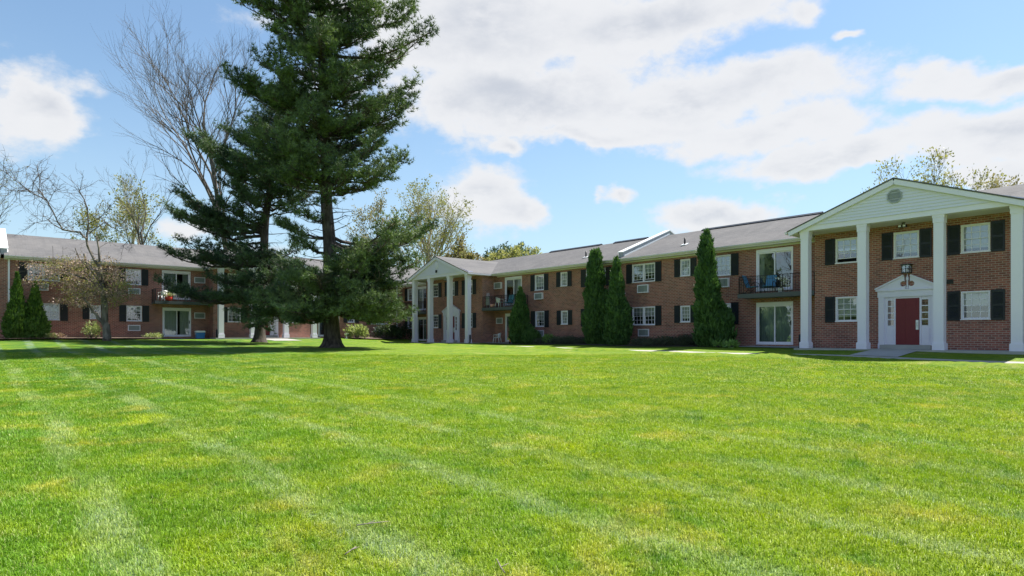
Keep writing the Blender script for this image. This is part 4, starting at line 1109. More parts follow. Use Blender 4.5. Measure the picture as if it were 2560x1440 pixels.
# --- the pine behind it
ZB = 44.0
base2 = Vector(ground_pt(648, ZB)); tr2 = [base2, at(650, 770, ZB), at(657, 650, ZB), at(664, 560, ZB), at(674, 470, ZB), at(684, 380, ZB), at(694, 290, ZB), at(700, 190, ZB)]
L2 = lambda px, py, dy=0.: tuple(at(px, py, ZB + dy)); z2 = lambda py: CAMZ + (Y0 - py) * ZB / F - base2.z
limbs2 = []
for (ay, tx, ty, dy, pl) in [
    (420, 478, 345, 0, 1.1), (430, 520, 385, -.8, 1.1), (450, 560, 420, .9, 1.0), (400, 600, 360, -1.2, 1.0), (350, 640, 290, .5, .9), (320, 660, 250, -.8, .9), (300, 780, 250, .3, .9), (360, 790, 330, -.7, 1.0), (400, 770, 400, -2.4, 1.0),
    (570, 446, 488, -.2, 1.1), (575, 430, 525, .8, 1.05), (590, 480, 520, -1.0, 1.1), (560, 540, 500, -1.6, 1.0), (530, 590, 470, 1.3, 1.0), (545, 610, 510, -2.2, 1.0), (520, 770, 490, -1.5, 1.0), (500, 740, 440, -2.2, 1.0),
    (640, 405, 622, 0, 1.1), (650, 450, 600, -1.1, 1.0), (655, 500, 640, .9, 1.0), (640, 540, 600, 1.6, .9), (665, 560, 650, -2.4, 1.0), (650, 745, 620, -.8, 1.0), (680, 780, 680, -1.4, 1.0),
    (690, 640, 690, -3.4, 1.1), (660, 690, 660, -3.2, 1.1), (720, 600, 735, -3.2, 1.1), (735, 660, 760, -3.4, 1.15), (630, 640, 640, -3., 1.1),
    (720, 398, 705, -.5, .95), (728, 440, 728, -1.2, .95), (735, 500, 740, -1.8, 1.0), (700, 520, 690, -2.0, .9), (745, 560, 750, -2.6, 1.0), (750, 600, 780, -2.6, 1.0), (760, 640, 790, -3.2, 1.0), (740, 690, 740, -3.2, 1.0), (755, 720, 780, -2.2, 1.0), (740, 770, 740, -1.4, 1.0), (720, 620, 700, -3.2, 1.), (715, 660, 660, 2., 1.), (700, 590, 690, 1.4, 1.), (745, 690, 790, -1.6, 1.)]:
    limbs2.append((z2(ay), L2(tx, ty, dy), pl * (1.25 if ay < 640 else 1.)))
    if ay < 600: limbs2.append((z2(ay + 14), L2(tx + 25 * (1 if tx < 660 else -1), ty + 26, dy + g.uniform(-.8, .8)), pl))
    if g.random() < .9: limbs2.append((z2(ay - 10), L2(tx + g.uniform(0, 45), ty + g.uniform(-12, 24), dy + g.uniform(-1.2, 1.2)), pl * .9))
at_w2 = lambda z: np.array([np.interp(z + base2.z, [p.z for p in tr2], [p[k] for p in tr2]) for k in (0, 1)] + [z + base2.z])
limbs2 += whorls(g, at_w2, z2(500), z2(200), lambda z, c: 2.9 * (1 - .75 * (z - z2(500)) / (z2(190) - z2(500))), step=.55, per=(4, 5), plume=1.0)
limbs2 += whorls(g, at_w2, z2(480), z2(330), lambda z, c: 3.4, step=.7, per=(4, 6), plume=1.05, keep=lambda az: math.sin(az) < .3)
limbs2 += whorls(g, at_w2, z2(700), z2(520), lambda z, c: 3.0, step=.7, per=(2, 3), plume=.9, keep=lambda az: math.sin(az) < .2)
dead2 = [(z2(yy), L2(670 + sx * g.uniform(40, 90), yy + g.uniform(-35, 0), g.uniform(-1.5, 1.5))) for yy in (560, 585, 610, 640, 700) for sx in (-1, 1)]
pine_tree('darker pine with patchy sunlit trunk, behind and left of the tallest pine', tr2, [.36, .31, .29, .26, .22, .18, .12, .03], limbs2, 33, needle='pine_needles_dark', dead=dead2, per=8)

# --- bare and budding trees behind the roofs
def behind(px, y): return (*((px - 1280) / F * y, y), .0)


bare_tree('bare_tree', 'big leafless tree fanning out behind the darker pine', behind(615, 60), 5, 33.5, .30, .64, 4, (8, 8, 7, 5), bark='twig_bark', lean=(-.18, 0), fork=.24, up=.24, wob=.13, ratio=.60)
bare_tree('bare_tree', 'thin leafless limbs behind the roof, left of the darker pine', behind(440, 66), 8, 21., .22, .62, 4, (5, 5, 4, 4), bark='twig_bark', lean=(-.2, 0), fork=.35, up=.25)
bare_tree('budding_tree', 'tall tree in yellow green bud rising behind the left roof', behind(345, 72), 15, 19.5, .28, .55, 4, (6, 6, 5, 4), leaf='bud_leaf', leaf_n=2600, leaf_size=(.26, .16), fork=.34, up=.3, bark='pale_bark', group='trees behind the left roof')
bare_tree('budding_tree', 'smaller yellow green tree behind the left roof beside the broken ornamental tree', behind(205, 70), 16, 15.8, .2, .6, 4, (6, 5, 5, 3), leaf='bud_leaf', leaf_n=1800, leaf_size=(.24, .15), fork=.4, up=.3, group='trees behind the left roof')
bare_tree('budding_tree', 'leafless tree with grey twigs at the far left edge behind the roof', behind(-40, 62), 17, 18.5, .25, .7, 4, (6, 6, 5, 4), leaf='bud_leaf', leaf_n=500, leaf_size=(.16, .1), fork=.35, lean=(.12, 0), bark='twig_bark', group='trees behind the left roof')
for k, (px, yy, hh) in enumerate(((70, 85, 13.), (120, 88, 13.6))):
    bare_tree('budding_tree', ('low pale green treetop just above the left end of the roof', 'low pale green treetop between the chimney end and the smaller yellow green tree')[k], behind(px, yy), 40 + k, hh, .2, .7, 4, (5, 5, 5, 4), leaf='bud_leaf', leaf_n=1500, leaf_size=(.3, .2), up=.2, group='trees behind the left roof')
bare_tree('budding_tree', 'wide budding tree with many stems behind the oval vent porch', behind(1065, 82), 23, 22.0, .42, .78, 4, (8, 7, 6, 4), leaf='bud_leaf', leaf_n=6500, leaf_size=(.24, .16), fork=.12, up=.22, lean=(.04, 0), bark='pale_bark', wob=.12)
bare_tree('budding_tree', 'reddish budding tree between the tallest pine and the oval vent porch', behind(930, 95), 24, 23, .3, .55, 4, (6, 6, 5, 4), leaf='olive_leaf', leaf_n=3000, leaf_size=(.3, .2), fork=.25, up=.3)
bare_tree('leafing_tree', 'round brownish treetop right of the oval vent gable', behind(1140, 92), 25, 15.0, .3, .75, 4, (7, 6, 5, 4), leaf='olive_leaf', leaf_n=9000, leaf_size=(.34, .24), fork=.3, up=.1)
bare_tree('leafing_tree', 'bright yellow green willow like treetop above the middle roof', behind(1255, 96), 26, 14.3, .3, .7, 4, (7, 6, 5, 4), leaf='willow_leaf', leaf_n=9000, leaf_size=(.42, .2), fork=.3, up=.15)
bare_tree('leafing_tree', 'blue green conifer top behind the bright yellow green treetop', behind(1265, 112), 27, 17.6, .35, .7, 4, (8, 6, 5, 4), leaf='far_pine', leaf_n=9000, leaf_size=(.5, .2), fork=.3, up=.2)
bare_tree('leafing_tree', 'blue green conifer top disappearing behind the middle roof ridge', behind(1315, 110), 28, 16.2, .3, .7, 4, (7, 6, 5, 4), leaf='far_pine', leaf_n=5000, leaf_size=(.5, .2), fork=.3, up=.2)
bare_tree('budding_tree', 'sparse tree dotted with leaf buds behind the octagon vent gable', behind(2345, 52), 29, 15.6, .25, .62, 4, (7, 6, 6, 4), leaf='bud_leaf', leaf_n=3200, leaf_size=(.22, .12), fork=.22, up=.3, bark='grey_bark')
bare_tree('budding_tree', 'lower sparse tree left of the octagon vent behind the gable roof', behind(2235, 56), 30, 14.4, .2, .7, 4, (6, 6, 5, 4), leaf='bud_leaf', leaf_n=1500, leaf_size=(.2, .12), fork=.25, up=.25)
bare_tree('budding_tree', 'russet leaved treetop at the right edge above the roof', behind(2600, 40), 31, 11.6, .2, .75, 4, (6, 6, 5, 4), leaf='olive_leaf', leaf_n=2600, leaf_size=(.2, .13), fork=.3, up=.2)

# --- the broken ornamental tree by the left building
ZS = 41.; bs = Vector(ground_pt(268, ZS)); ot = empty('ornamental_tree', bs); tag(ot, 'small broken ornamental tree with withered blossom and tall dark limbs', 'tree')
g = rng(55); sg = []


def limb(pts, r0, r1, dys=None, twigs=0, tl=.8):
    Q = [np.array(at(px, py, ZS + (dys[i] if dys else 0)) - bs) for i, (px, py) in enumerate(pts)]
    C = [Q[0]]
    for a, b in zip(Q, Q[1:]):
        for t in (.33, .66, 1.): C.append(a + (b - a) * t + (g.normal(0, .025, 3) if t < 1 else 0))
    n = len(C) - 1
    for i in range(n):
        ra, rb = r0 + (r1 - r0) * i / n, r0 + (r1 - r0) * (i + 1) / n; sg.append((*C[i], *C[i + 1], ra, rb))
    for k in range(twigs):
        i = int(g.integers(n // 3, n)); d = unit(unit(C[i + 1] - C[i]) * .6 + g.normal(0, .6, 3) + np.array([0, 0, .2])); p = C[i]
        for lv in range(3):
            q = p + d * tl * g.uniform(.3, .7); sg.append((*p, *q, .016 - .004 * lv, .012 - .004 * lv)); d = unit(d + g.normal(0, .45, 3)); p2 = p
            for w in range(2):
                e = q + unit(d + g.normal(0, .7, 3)) * tl * .4; sg.append((*q, *e, .008, .004))
            p = q


limb([(268, 856), (267, 835), (262, 808), (263, 770), (258, 730), (252, 700), (246, 660)], .25, .12)
limb([(263, 812), (245, 795), (228, 768), (210, 745)], .13, .07); limb([(262, 745), (285, 735), (318, 732)], .07, .05, None, 3)
limb([(252, 700), (236, 672), (215, 655), (211, 636)], .10, .07)
limb([(246, 665), (236, 650), (222, 622), (216, 596), (200, 580), (156, 574), (140, 545), (118, 502), (95, 472)], .085, .03, [0, 0, 0, -.2, -.3, -.5, -.7, -.9, -1.2], 26, 1.2)
limb([(118, 502), (80, 480), (20, 436), (-20, 410)], .032, .012, [-.9, -1., -1.3, -1.5], 16, 1.1); limb([(95, 482), (100, 450), (92, 415)], .028, .01, None, 16, .9); limb([(118, 502), (70, 478), (10, 475)], .03, .012, [-.9, -.6, 0], 14, 1.)
limb([(216, 598), (221, 560), (219, 520), (205, 490), (195, 470)], .06, .02, None, 18, 1.); limb([(221, 560), (250, 545), (278, 510)], .03, .012, None, 10, .9); limb([(222, 585), (260, 556), (300, 580), (330, 612)], .035, .012, None, 10, .8)
limb([(246, 665), (247, 620), (240, 590)], .07, .045, None, 3); limb([(200, 660), (196, 640), (188, 620)], .05, .03, None, 2); limb([(156, 574), (120, 550), (70, 560)], .03, .01, None, 10, .9); limb([(122, 505), (135, 480), (165, 465)], .025, .01, None, 8, .8)
segs_mesh('trunk', [s for s in sg if s[6] > .05], 'grey_bark', ot, 8)
cl = []
for (cx, cy, rx, ry, n) in ((250, 700, 50, 38, 22), (195, 690, 60, 36, 26), (150, 680, 40, 30, 14), (290, 705, 34, 30, 14), (230, 745, 60, 22, 20), (160, 660, 40, 18, 8), (180, 735, 40, 20, 9), (240, 665, 60, 16, 12), (90, 700, 30, 14, 4), (105, 660, 34, 10, 4), (305, 745, 14, 12, 4)):
    for k in range(n): cl.append(np.array(at(cx + g.uniform(-rx, rx), cy + g.uniform(-ry, ry), ZS + g.uniform(-1.3, 1.3)) - bs))
cl = np.array(cl); m = 8500; i = g.integers(0, len(cl), m); P = cl[i] + g.normal(0, 1, (m, 3)) * np.array([.30, .3, .13]); grn = (np.sin(i * 1.7) > .55)
leaf_mesh('foliage', P, g.normal(0, 1, (m, 3)) + np.array([0, 0, .2]), g.uniform(.07, .13, m), g.uniform(.05, .10, m), ['blossom', 'blossom_green'], ot, g, mi=grn.astype(int))
tw = []
for c in cl:
    for k in range(3): tw.append((*(c + g.normal(0, .35, 3)), *(c + g.normal(0, .3, 3)), .010, .004))
hub = np.array(at(255, 715, ZS) - bs)
for c in cl[::3]:
    mdl = hub * .45 + c * .55 + np.array([0, 0, .25]); tw += [(*hub, *mdl, .03, .016), (*mdl, *c, .016, .006)]
segs_mesh('branches', [s for s in sg if s[6] <= .05] + tw, 'twig_bark', ot, 4)

# --- arborvitae and other evergreens
def arb(px, d, ytop, wpx, seed, shape, label, n=9000, frame=RS, to=RW, mat_='arborvitae_leaf', group='conical evergreens along the near wing'):
    p = to(frame(px, d), d); y = p.y; p.z = hz(p.x, p.y) - .05; H = CAMZ + (Y0 - ytop) / F * y - p.z; w = wpx / F * y / 2 * .94
    return cone_shrub('arborvitae', label, p, [(h * H, r * w, sx * w) for h, r, sx in shape], seed, n, mat_, group)


cone = [(0, .55, 0), (.04, .80, 0), (.12, .98, 0), (.22, 1.0, 0), (.35, .92, 0), (.5, .74, 0), (.65, .55, 0), (.8, .36, 0), (.92, .18, 0), (1., .02, 0)]
arb(1301, 1.2, 718, 62, 3, cone, 'shortest conical evergreen of the near wing, by the middle patio door')
arb(1487, 1.45, 622, 62, 4, [(0, .6, 0), (.05, .92, 0), (.15, 1, 0), (.3, .98, 0), (.5, .86, .02), (.7, .72, .05), (.85, .60, .05), (.93, .48, .05), (.985, .30, .1), (1., .05, .2)], 'columnar evergreen with a blunt double tip, left of a slimmer pointed one')
arb(1545, 1.1, 641, 70, 5, [(0, .6, 0), (.05, .92, 0), (.15, 1, 0), (.28, .97, 0), (.42, .78, -.05), (.55, .60, -.08), (.7, .46, -.1), (.85, .34, -.1), (.94, .2, -.1), (1., .02, -.1)], 'slim pointed evergreen beside the blunt double tipped one')
arb(1783, 1.0, 576, 96, 6, [(0, .7, .05), (.05, .95, .1), (.14, 1, .05), (.24, .96, -.02), (.33, .80, -.14), (.42, .66, -.26), (.55, .56, -.34), (.7, .46, -.38), (.83, .37, -.38), (.93, .26, -.38), (1., .04, -.36)], 'tallest conical evergreen, bulging at its foot beside the patio door', n=14000)
cb = RW(RS(1514, 1.7), 1.7); cb.z = hz(cb.x, cb.y) - .05
cone_shrub('arborvitae', 'shaggy evergreen squeezed between the double tipped and the slim pointed ones', cb, [(0, .5, 0), (.5, .68, 0), (1.5, .72, 0), (2.6, .55, 0), (3.2, .25, 0), (3.5, .02, 0)], 9, 4500, 'arborvitae_leaf', 'conical evergreens along the near wing')
cb = RW(RS(1327, 1.0), 1.0); cb.z = hz(cb.x, cb.y) - .05
cone_shrub('shrub', 'low rounded dark evergreen at the foot of the shortest conical one', cb, [(0, .45, 0), (.25, .60, 0), (.6, .58, 0), (.9, .4, 0), (1.05, .05, 0)], 10, 3000)
for px, yt, w, sd, lb in ((43, 683, 62, 12, 'taller of two bright conical evergreens at the left edge'), (88, 708, 64, 13, 'shorter of two bright conical evergreens, right of the taller one')):
    arb(px, 1.2, yt, w * .84, sd, [(0, .75, 0), (.06, 1, 0), (.2, 1.02, 0), (.36, .84, 0), (.55, .58, 0), (.72, .42, 0), (.88, .22, 0), (1., .02, 0)], lb, 7000, LS, LW, 'arborvitae_bright', 'conical evergreens at the left edge')


def place(px, d, fr=RS, to=RW):
    p = to(fr(px, d), d); p.z = hz(p.x, p.y) - .01; return p


gj = 'low spreading junipers under the windows'
for k, (px, d, rx, ry, h, lb) in enumerate(((1372, 1.5, .8, .6, .5, 'leftmost low juniper, left of the double tipped evergreen'), (1410, 1.3, 1.0, .6, .5, 'low juniper in the middle of three left of the double tipped evergreen'), (1440, 1.3, .9, .6, .55, 'low juniper touching the foot of the double tipped evergreen'),
                                             (1618, 1.4, .8, .6, .5, 'low juniper below the lower double window, right of the slim pointed evergreen'), (1655, 1.2, .9, .7, .55, 'middle low juniper between the slim pointed and tallest conical evergreens'), (1695, 1.3, .8, .6, .6, 'low juniper under the small lower window'), (1728, 1.4, .7, .6, .6, 'low juniper touching the left foot of the tallest conical evergreen'))):
    leafy_shrub('juniper', lb, place(px, d), rx, ry, h, 60 + k, 2600, 'juniper', .14, .03, gj, flat=1)
leafy_shrub('leafy_plant', 'fresh green leafy plant under the lower air conditioner by the middle patio door', place(1374, 1.6), .42, .35, .55, 71, 320, 'hosta_leaf', .26, .09, cat='plant')
for px, sd, lb in ((1796, 72, 'pale leafy plant at the foot of the tallest evergreen, left one'), (1826, 73, 'pale leafy plant at the foot of the tallest evergreen, right one')):
    leafy_shrub('leafy_plant', lb, place(px, .15), .24, .22, .28, sd, 130, 'hosta_leaf', .22, .11, 'leafy plants at the foot of the tallest evergreen', 'plant', 4)
leafy_shrub('shrub', 'round bright green shrub in the mulch behind the tallest pine', place(893, .9, LS, LW), .72, .7, 1.15, 74, 1100, 'shrub_leaf', .24, .12)
leafy_shrub('shrub', 'loose yellow green shrub left of the broken ornamental tree', place(228, .9, LS, LW), .45, .42, 1.15, 75, 480, 'shrub_leaf', .17, .08)
leafy_shrub('shrub', 'small pale shrub left of the patio door with the cooler', place(386, .9, LS, LW), .45, .4, .5, 76, 380, 'shrub_leaf', .14, .07)
leafy_shrub('shrub', 'low grey green mound right of the two bright evergreens', place(124, .9, LS, LW), .42, .35, .38, 77, 380, 'shrub_leaf', .11, .06)
leafy_shrub('shrub', 'low reddish mound beside the grey green mound', place(145, .9, LS, LW), .45, .35, .42, 78, 380, 'pink_leaf', .11, .06)
for px, d, h, sd, lb in ((968, .7, 1.2, 79, 'dark shrub in the inner corner, left of the downspout foot'), (1000, .9, 1.4, 80, 'dark shrub in the inner corner beside the oval vent porch')):
    leafy_shrub('shrub', lb, place(px, d, LS, LW), 1.0, .8, h, sd, 1400, 'dark_leaf', .18, .08, 'dark shrubs in the inner corner')

# --- trees on the open left side of the court (out of the frame; the near wing's panes mirror them)
for k, (x, y, h_) in enumerate(((-40, 3, 15.), (-44, 13, 17.), (-37, -6, 13.))):
    bare_tree('bare_tree', ('leafless tree on the open left side of the court, middle one', 'tallest leafless tree on the open left side of the court', 'leafless tree on the open left side of the court, nearest the viewer')[k], (x, y, -1.), 90 + k, h_, .3, .7, 3, (8, 7, 7), fork=.22, up=.25, bark='twig_bark', group='trees on the open left side')
for k, (x, y, h_, w) in enumerate(((-46, 20, 17., 4.2), (-49, 8, 10., 3.4), (-45, -2, 9., 3.))):
    cone_shrub('evergreen_tree', ('dark evergreen on the open left side of the court, tallest', 'dark evergreen on the open left side of the court, middle one', 'dark evergreen on the open left side of the court, shortest')[k], (x, y, -1.1), [(0, w * .8, 0), (h_ * .15, w, 0), (h_ * .5, w * .7, 0), (h_ * .8, w * .3, 0), (h_, .05, 0)], 95 + k, 3500, 'pine_needles_dark', 'evergreens on the open left side', .5, .2, 'tree')

# ------------------------------------------------------------------ small things
def plastic_chair(name, label, loc, rz, material='white_plastic', group=None):
    r = empty(name, loc, rz); tag(r, label, 'chair', group)
    b = MB(); b.lathe([(.23, .40), (.25, .415), (.25, .44), (.22, .445)], (0, 0, 0), 14, sx=1.02, sy=.95); b.build('seat', material, r)
    k = MB(); n = 9; vs = []
    for i in range(n):
        a = R(-62 + 124 * i / (n - 1)); h = .80 - .10 * abs(math.sin(a)) ** 2
        for z, rr in ((.44, .24), (h, .30)): vs += [(math.sin(a) * rr, math.cos(a) * rr, z), (math.sin(a) * (rr + .018), math.cos(a) * (rr + .018), z)]
    fs = []
    for i in range(n - 1):
        o = 4 * i; fs += [(o, o + 4, o + 6, o + 2), (o + 1, o + 3, o + 7, o + 5), (o + 2, o + 6, o + 7, o + 3)]
    k.add(vs, fs, 0, True); k.build('backrest', material, r)
    for sx in (-1, 1):
        a = MB(); a.tube([(sx * .27, .16, .64), (sx * .29, 0, .645), (sx * .275, -.18, .64), (sx * .26, -.2, .44)], .022, 6); a.build('armrest', material, r)
        for sy in (-1, 1):
            l = MB(); l.tube([(sx * .22, sy * .19, .42), (sx * .27, sy * .25, 0)], [.03, .022], 6); l.build('leg', material, r)
    return r


def lounge_chair(label, loc, rz, group, fab='blue_fabric', name='patio_chair'):
    r = empty(name, loc, rz); tag(r, label, 'chair', group)
    s = MB(); s.obox((0, -.02, .40), Vector((1, 0, 0)), Vector((0, .99, -.1)), Vector((0, .1, .99)), .25, .24, .012); s.build('seat', fab, r)
    b = MB(); ax = Vector((0, .34, .94)).normalized(); b.obox((0, .33, .70), Vector((1, 0, 0)), ax, Vector((0, .94, -.34)), .25, .33, .012)
    for x in (-.12, 0, .12): b.obox((x, .316, .705), Vector((1, 0, 0)), ax, Vector((0, .94, -.34)), .006, .32, .012)
    b.build('backrest', fab, r)
    for sx in (-1, 1):
        f = MB(); f.tube([(sx * .28, -.30, 0), (sx * .28, -.28, .40), (sx * .28, -.22, .60), (sx * .28, -.05, .66), (sx * .28, .12, .60), (sx * .28, .22, .44)], .016, 6); f.tube([(sx * .27, .44, 1.02), (sx * .27, .22, .40), (sx * .28, .05, .30), (sx * .28, .36, 0)], .016, 6); f.build('frame', 'black_metal', r)
    return r


ZBAL = 2.67
gch = 'blue fabric chairs on the near balcony'
lounge_chair('blue fabric chair turned sideways at the left end of the near balcony', RW(-3.42, 1.95, ZBAL), ANG_R + R(95), gch)
lounge_chair('blue fabric chair facing out in the middle of the near balcony', RW(-2.62, 2.15, ZBAL), ANG_R + R(8), gch)
p = empty('flower_pot', RW(-1.85, 1.85, ZBAL), ANG_R); tag(p, 'white flower pot with pale blooms on the near balcony', 'flower pot')
b = MB(); b.lathe([(.11, 0), (.15, .22), (.16, .24), (.15, .25)], (0, 0, 0), 12); b.build('pot', 'white_plastic', p)
g = rng(3); sg = []; P = []
for k in range(16):
    e = np.array([g.normal(0, .16), g.normal(0, .12), g.uniform(.45, .8)]); sg.append((0, 0, .2, *e, .008, .004)); P += [e + g.normal(0, .03, 3) for _ in range(6)]
segs_mesh('stems', sg, 'twig_bark', p, 4); P = np.array(P); leaf_mesh('blooms', P, g.normal(0, 1, P.shape), .10, .08, 'white_plastic', p, g)
# second porch: patio chair, balcony furniture, toys
plastic_chair('plastic_chair', 'white plastic armchair on the ground floor patio by the second porch', Vector(tuple(RW(RS(1243, 1.9), 1.9, 0))[:2] + (-.02,)), ANG_R + R(-60))
gb = 'chairs on the balcony by the second porch'
plastic_chair('plastic_chair', 'pale plastic chair with its back to the rail on the balcony by the second porch', RW(RS(1249, 1.75), 1.75, ZBAL), ANG_R + R(170), 'white_plastic', gb)
lounge_chair('teal fabric chair in front of the balcony door by the second porch', RW(RS(1271, 2.2), 2.2, ZBAL), ANG_R + R(10), gb, 'teal_fabric')
r = empty('folded_table', RW(RS(1219, 1.7), 1.7, ZBAL), ANG_R); tag(r, 'grey folded camp table standing upright at the left end of a balcony', 'folding table')
b = MB(); b.box(-.20, .20, -.02, .02, .25, .95); b.build('tabletop', 'grey_metal', r)
for sx in (-1, 1):
    b = MB(); b.tube([(sx * .18, .05, 0), (sx * .10, .04, 1.2)], .022, 6); b.build('leg', 'vinyl_white', r)
r = empty('laundry_basket', RW(RS(1234, 1.65), 1.65, ZBAL), ANG_R); tag(r, 'pink basket on the balcony floor by the second porch', 'basket')
b = MB(); b.lathe([(.22, 0), (.28, .26), (.30, .28), (.27, .28), (.21, .03)], (0, 0, 0), 14); b.build('basket_body', 'pink_fabric', r)
for sx in (-1, 1):
    b = MB(); b.tube([(sx * .28, -.1, .27), (sx * .31, -.08, .33), (sx * .31, .08, .33), (sx * .28, .1, .27)], .014, 6); b.build('handle', 'pink_fabric', r)
r = empty('toy_truck', RW(RS(1282, 1.1), 1.1, -.02), ANG_R); tag(r, 'orange and blue toy truck on the patio under the shortest evergreen', 'toy')
b = MB(); b.box(-.28, -.05, -.12, .12, .10, .34); b.box(-.24, -.09, -.125, .125, .22, .31); b.build('cab', 'orange_plastic', r)
b = MB(); b.prism([(-.03, .12), (.30, .12), (.36, .30), (-.03, .30)], -.13, .13); b.build('bed', 'blue_plastic', r)
for x in (-.17, .2):
    for sy in (-1, 1):
        b = MB(); b.tube([(x, sy * .12, .08), (x, sy * .17, .08)], .08, 12); b.build('wheel', 'black_metal', r)
# left building: cooler, balcony things, garden ornament
r = empty('cooler', LW(LS(500, 1.7), 1.7, -.06), ANG_L); tag(r, 'blue drinks cooler with a white lid beside the left patio door', 'cooler')
b = MB(); b.prism([(-.26, 0), (.26, 0), (.31, .46), (-.31, .46)], -.2, .2); b.build('body', 'blue_plastic', r)
b = MB(); b.box(-.33, .33, -.22, .22, .46, .55); b.box(-.29, .29, -.19, .19, .55, .59); b.build('lid', 'white_plastic', r)
for sx in (-1, 1):
    b = MB(); b.tube([(sx * .30, -.1, .36), (sx * .36, -.08, .33), (sx * .36, .08, .33), (sx * .30, .1, .36)], .014, 6); b.build('handle', 'white_plastic', r)
r = empty('flower_pot', LW(LS(422, 1.6), 1.6, ZBAL), ANG_L); tag(r, 'round red planter on the left building balcony', 'flower pot')
b = MB(); b.lathe([(.12, 0), (.24, .12), (.27, .26), (.22, .40), (.24, .42), (.19, .42)], (0, 0, 0), 14); b.build('pot', 'red_plastic', r)
g = rng(8); P = g.normal(0, 1, (160, 3)) * np.array([.2, .2, .1]) + np.array([0, 0, .5]); leaf_mesh('foliage', P, g.normal(0, 1, P.shape), .12, .06, 'shrub_leaf', r, g)
gl_ = 'chairs on the left building balcony'
plastic_chair('plastic_chair', 'pale plastic chair beside the red planter on the left balcony', LW(LS(408, 1.8), 1.8, ZBAL), ANG_L + R(200), 'white_plastic', gl_)
plastic_chair('plastic_chair', 'grey plastic chair half hidden by pine needles on the left balcony', LW(LS(455, 1.8), 1.8, ZBAL), ANG_L + R(170), 'grille', gl_)
r = empty('garden_ornament', place(866, .9, LS, LW)); tag(r, 'small white garden ornament left of the round bright shrub', 'ornament')
b = MB(); b.lathe([(.14, 0), (.12, .05), (.05, .12), (.05, .30), (.10, .34)], (0, 0, 0), 10); b.build('pedestal', 'white_plastic', r)
b = MB(); b.lathe([(.10, .34), (.20, .42), (.21, .46), (.17, .45), (.06, .40)], (0, 0, 0), 12); b.build('bowl', 'white_plastic', r)
r = empty('garden_ornament', place(912, .7, LS, LW)); tag(r, 'tiny white garden ball on a stem right of the round bright shrub', 'ornament')
b = MB(); b.tube([(0, 0, 0), (0, 0, .2)], .02, 6); b.build('stem', 'grey_metal', r); b = MB(); b.lathe([(.01, .18), (.07, .21), (.10, .27), (.07, .34), (.01, .37)], (0, 0, 0), 12); b.build('ball', 'white_plastic', r)
# twigs blown onto the lawn
for k, (pts, lb) in enumerate((([(892, 1313), (918, 1309), (945, 1306), (972, 1303)], 'longest dry twig lying flat on the near lawn'), ([(862, 1386), (876, 1376), (890, 1367)], 'short dry twig near the lower edge of the lawn'), ([(1242, 1398), (1252, 1418), (1262, 1432)], 'bent dry twig near the lower edge, right of centre'))):
    Q = []
    for px, py in pts:
        y = 5.
        for _ in range(40):
            x = (px - 1280) / F * y; y = F * (CAMZ - hz(x, y) - .045) / (py - Y0)
        Q.append(Vector(((px - 1280) / F * y, y, hz((px - 1280) / F * y, y) + .045)))
    b = MB(); o = Q[0].copy(); b.tube([q - o for q in Q], [.005, .004, .004, .002][:len(Q)], 6)
    m = Q[1] - o; b.tube([m, m + Vector((.05, .04, .012))], [.004, .002], 5)
    t = b.build('fallen_twig', 'grey_bark', loc=o); tag(t, lb, 'twig', 'dry twigs on the lawn')


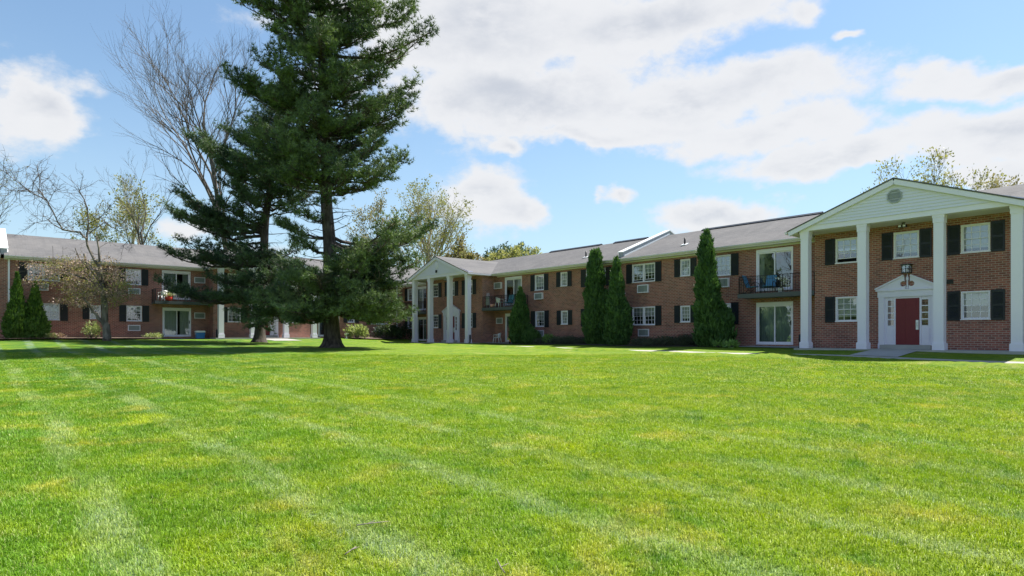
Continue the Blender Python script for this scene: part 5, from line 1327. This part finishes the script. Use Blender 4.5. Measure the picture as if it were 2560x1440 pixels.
# ------------------------------------------------------------------ grass: one object, patches of real blades repeated over the near lawn
def make_grass():
    g = rng(77); V = []; Fc = []; part = []; rnd = []; hg = []
    nv = 0
    LOD = []                                   # (patch size, blades per square metre, length, width, variants, nearest, farthest)
    specs = [(.5, 6800, .058, .0052, 6, 1.9, 7.5), (.8, 3200, .055, .0075, 4, 7.5, 15.), (1.4, 1200, .052, .013, 3, 15., 30.)]
    pid = 0
    for sz, dens, Lb, wb, nvar, y0, y1 in specs:
        ids = []
        for v in range(nvar):
            n = int(dens * sz * sz); q = g.uniform(-sz * .53, sz * .53, (n, 2)); a = g.uniform(0, 6.283, n); tilt = np.abs(g.normal(.70, .40, n)); L = Lb * g.uniform(.45, 1.25, n)
            cl = np.array([mnoise.noise(Vector((x * 9 + v * 7, y * 9, v))) for x, y in q]); L *= 1 + .45 * cl; a = a * .75 + cl * 2.5
            w = wb * g.uniform(.7, 1.25, n); dx = np.cos(a); dy = np.sin(a); sx, sy = -dy, dx
            b = np.c_[q, np.full(n, -.006)]; d1 = np.c_[dx * np.sin(tilt * .5), dy * np.sin(tilt * .5), np.cos(tilt * .5)]; d2 = np.c_[dx * np.sin(tilt * 1.7), dy * np.sin(tilt * 1.7), np.cos(tilt * 1.7)]
            m = b + d1 * (L * .55)[:, None]; t = m + d2 * (L * .5)[:, None]; S_ = np.c_[sx, sy, np.zeros(n)] * w[:, None] * .5
            vv = np.stack([b - S_, b + S_, m + S_ * .8, m - S_ * .8, t], 1); V.append(vv.reshape(-1, 3)); o = nv + np.arange(n) * 5
            Fc += [np.c_[o, o + 1, o + 2], np.c_[o, o + 2, o + 3], np.c_[o + 3, o + 2, o + 4]]
            part.append(np.full(n * 5, pid)); rnd.append(np.repeat(g.random(n), 5)); hg.append(np.tile([0, 0, .6, .6, 1.], n)); nv += n * 5; ids.append(pid); pid += 1
        LOD.append(ids)
    npatch = pid; pts = []; rot = []; scl = []; pick = []
    for k, (sz, dens, Lb, wb, nvar, y0, y1) in enumerate(specs):
        st = sz * .98
        for y in np.arange(y0, y1, st):
            hw = .87 * (y + st) + (4.0 if k == 0 else 6.0)
            for x in np.arange(-hw, hw, st):
                xx, yy = x + g.uniform(-.06, .06) * sz, y + st / 2 + g.uniform(-.06, .06) * sz
                d = (xx - O1.x) * N.x + (yy - O1.y) * N.y; s = (xx - O1.x) * U.x + (yy - O1.y) * U.y
                if d > -3.65 - sz * .45: continue
                pts.append((xx, yy)); rot.append(g.integers(0, 4) * math.pi / 2 + g.uniform(-.15, .15)); pick.append(g.choice(LOD[k])); scl.append(1.)
    pts = np.array(pts); z = height(pts[:, 0], pts[:, 1]); e = .3; gx = (height(pts[:, 0] + e, pts[:, 1]) - z) / e; gy = (height(pts[:, 0], pts[:, 1] + e) - z) / e
    V.append(np.c_[pts, z]); m = len(pts); part.append(np.full(m, -1)); rnd.append(np.zeros(m)); hg.append(np.zeros(m))
    Vv = np.concatenate(V); tot = len(Vv); R3 = np.zeros((tot, 3)); R3[-m:, 0] = np.arctan(gy); R3[-m:, 1] = -np.arctan(gx); R3[-m:, 2] = 0
    spin = np.zeros(tot); spin[-m:] = rot; pk = np.zeros(tot, int); pk[-m:] = pick
    o = arr_mesh('grass', Vv, np.concatenate(Fc), 'grass_blade', attrs=dict(part=('INT', np.concatenate(part)), rnd=('FLOAT', np.concatenate(rnd)), hgt=('FLOAT', np.concatenate(hg)), slope=('FLOAT_VECTOR', R3), spin=('FLOAT', spin), pick=('INT', pk)))
    tag(o, 'short mown grass blades covering the near lawn', 'grass', kind='stuff')
    ng = bpy.data.node_groups.new('grass_patches', 'GeometryNodeTree'); ng.interface.new_socket('Geometry', in_out='INPUT', socket_type='NodeSocketGeometry'); ng.interface.new_socket('Geometry', in_out='OUTPUT', socket_type='NodeSocketGeometry')
    nn = ng.nodes; li = ng.links.new; gi = nn.new('NodeGroupInput'); go = nn.new('NodeGroupOutput')
    def attr(nm, ty):
        a = nn.new('GeometryNodeInputNamedAttribute'); a.data_type = ty; a.inputs[0].default_value = nm; return [s for s in a.outputs if s.enabled and s.name == 'Attribute'][0]
    pa = attr('part', 'INT')
    def sep(val):
        c = nn.new('FunctionNodeCompare'); c.data_type = 'INT'; c.operation = 'EQUAL'; li(pa, c.inputs[2]); c.inputs[3].default_value = val
        s = nn.new('GeometryNodeSeparateGeometry'); s.domain = 'POINT'; li(gi.outputs[0], s.inputs[0]); li(c.outputs[0], s.inputs[1]); return s.outputs[0]
    gm = nn.new('GeometryNodeGeometryToInstance')
    for k in reversed(range(npatch)): li(sep(k), gm.inputs[0])
    io = nn.new('GeometryNodeInstanceOnPoints'); li(sep(-1), io.inputs['Points']); li(gm.outputs[0], io.inputs['Instance']); io.inputs['Pick Instance'].default_value = True
    li(attr('pick', 'INT'), io.inputs['Instance Index']); li(attr('slope', 'FLOAT_VECTOR'), io.inputs['Rotation'])
    ri = nn.new('GeometryNodeRotateInstances'); li(io.outputs[0], ri.inputs[0])
    cx = nn.new('ShaderNodeCombineXYZ'); li(attr('spin', 'FLOAT'), cx.inputs[2]); li(cx.outputs[0], ri.inputs['Rotation'])
    li(ri.outputs[0], go.inputs[0]); md = o.modifiers.new('patches', 'NODES'); md.node_group = ng


make_grass()
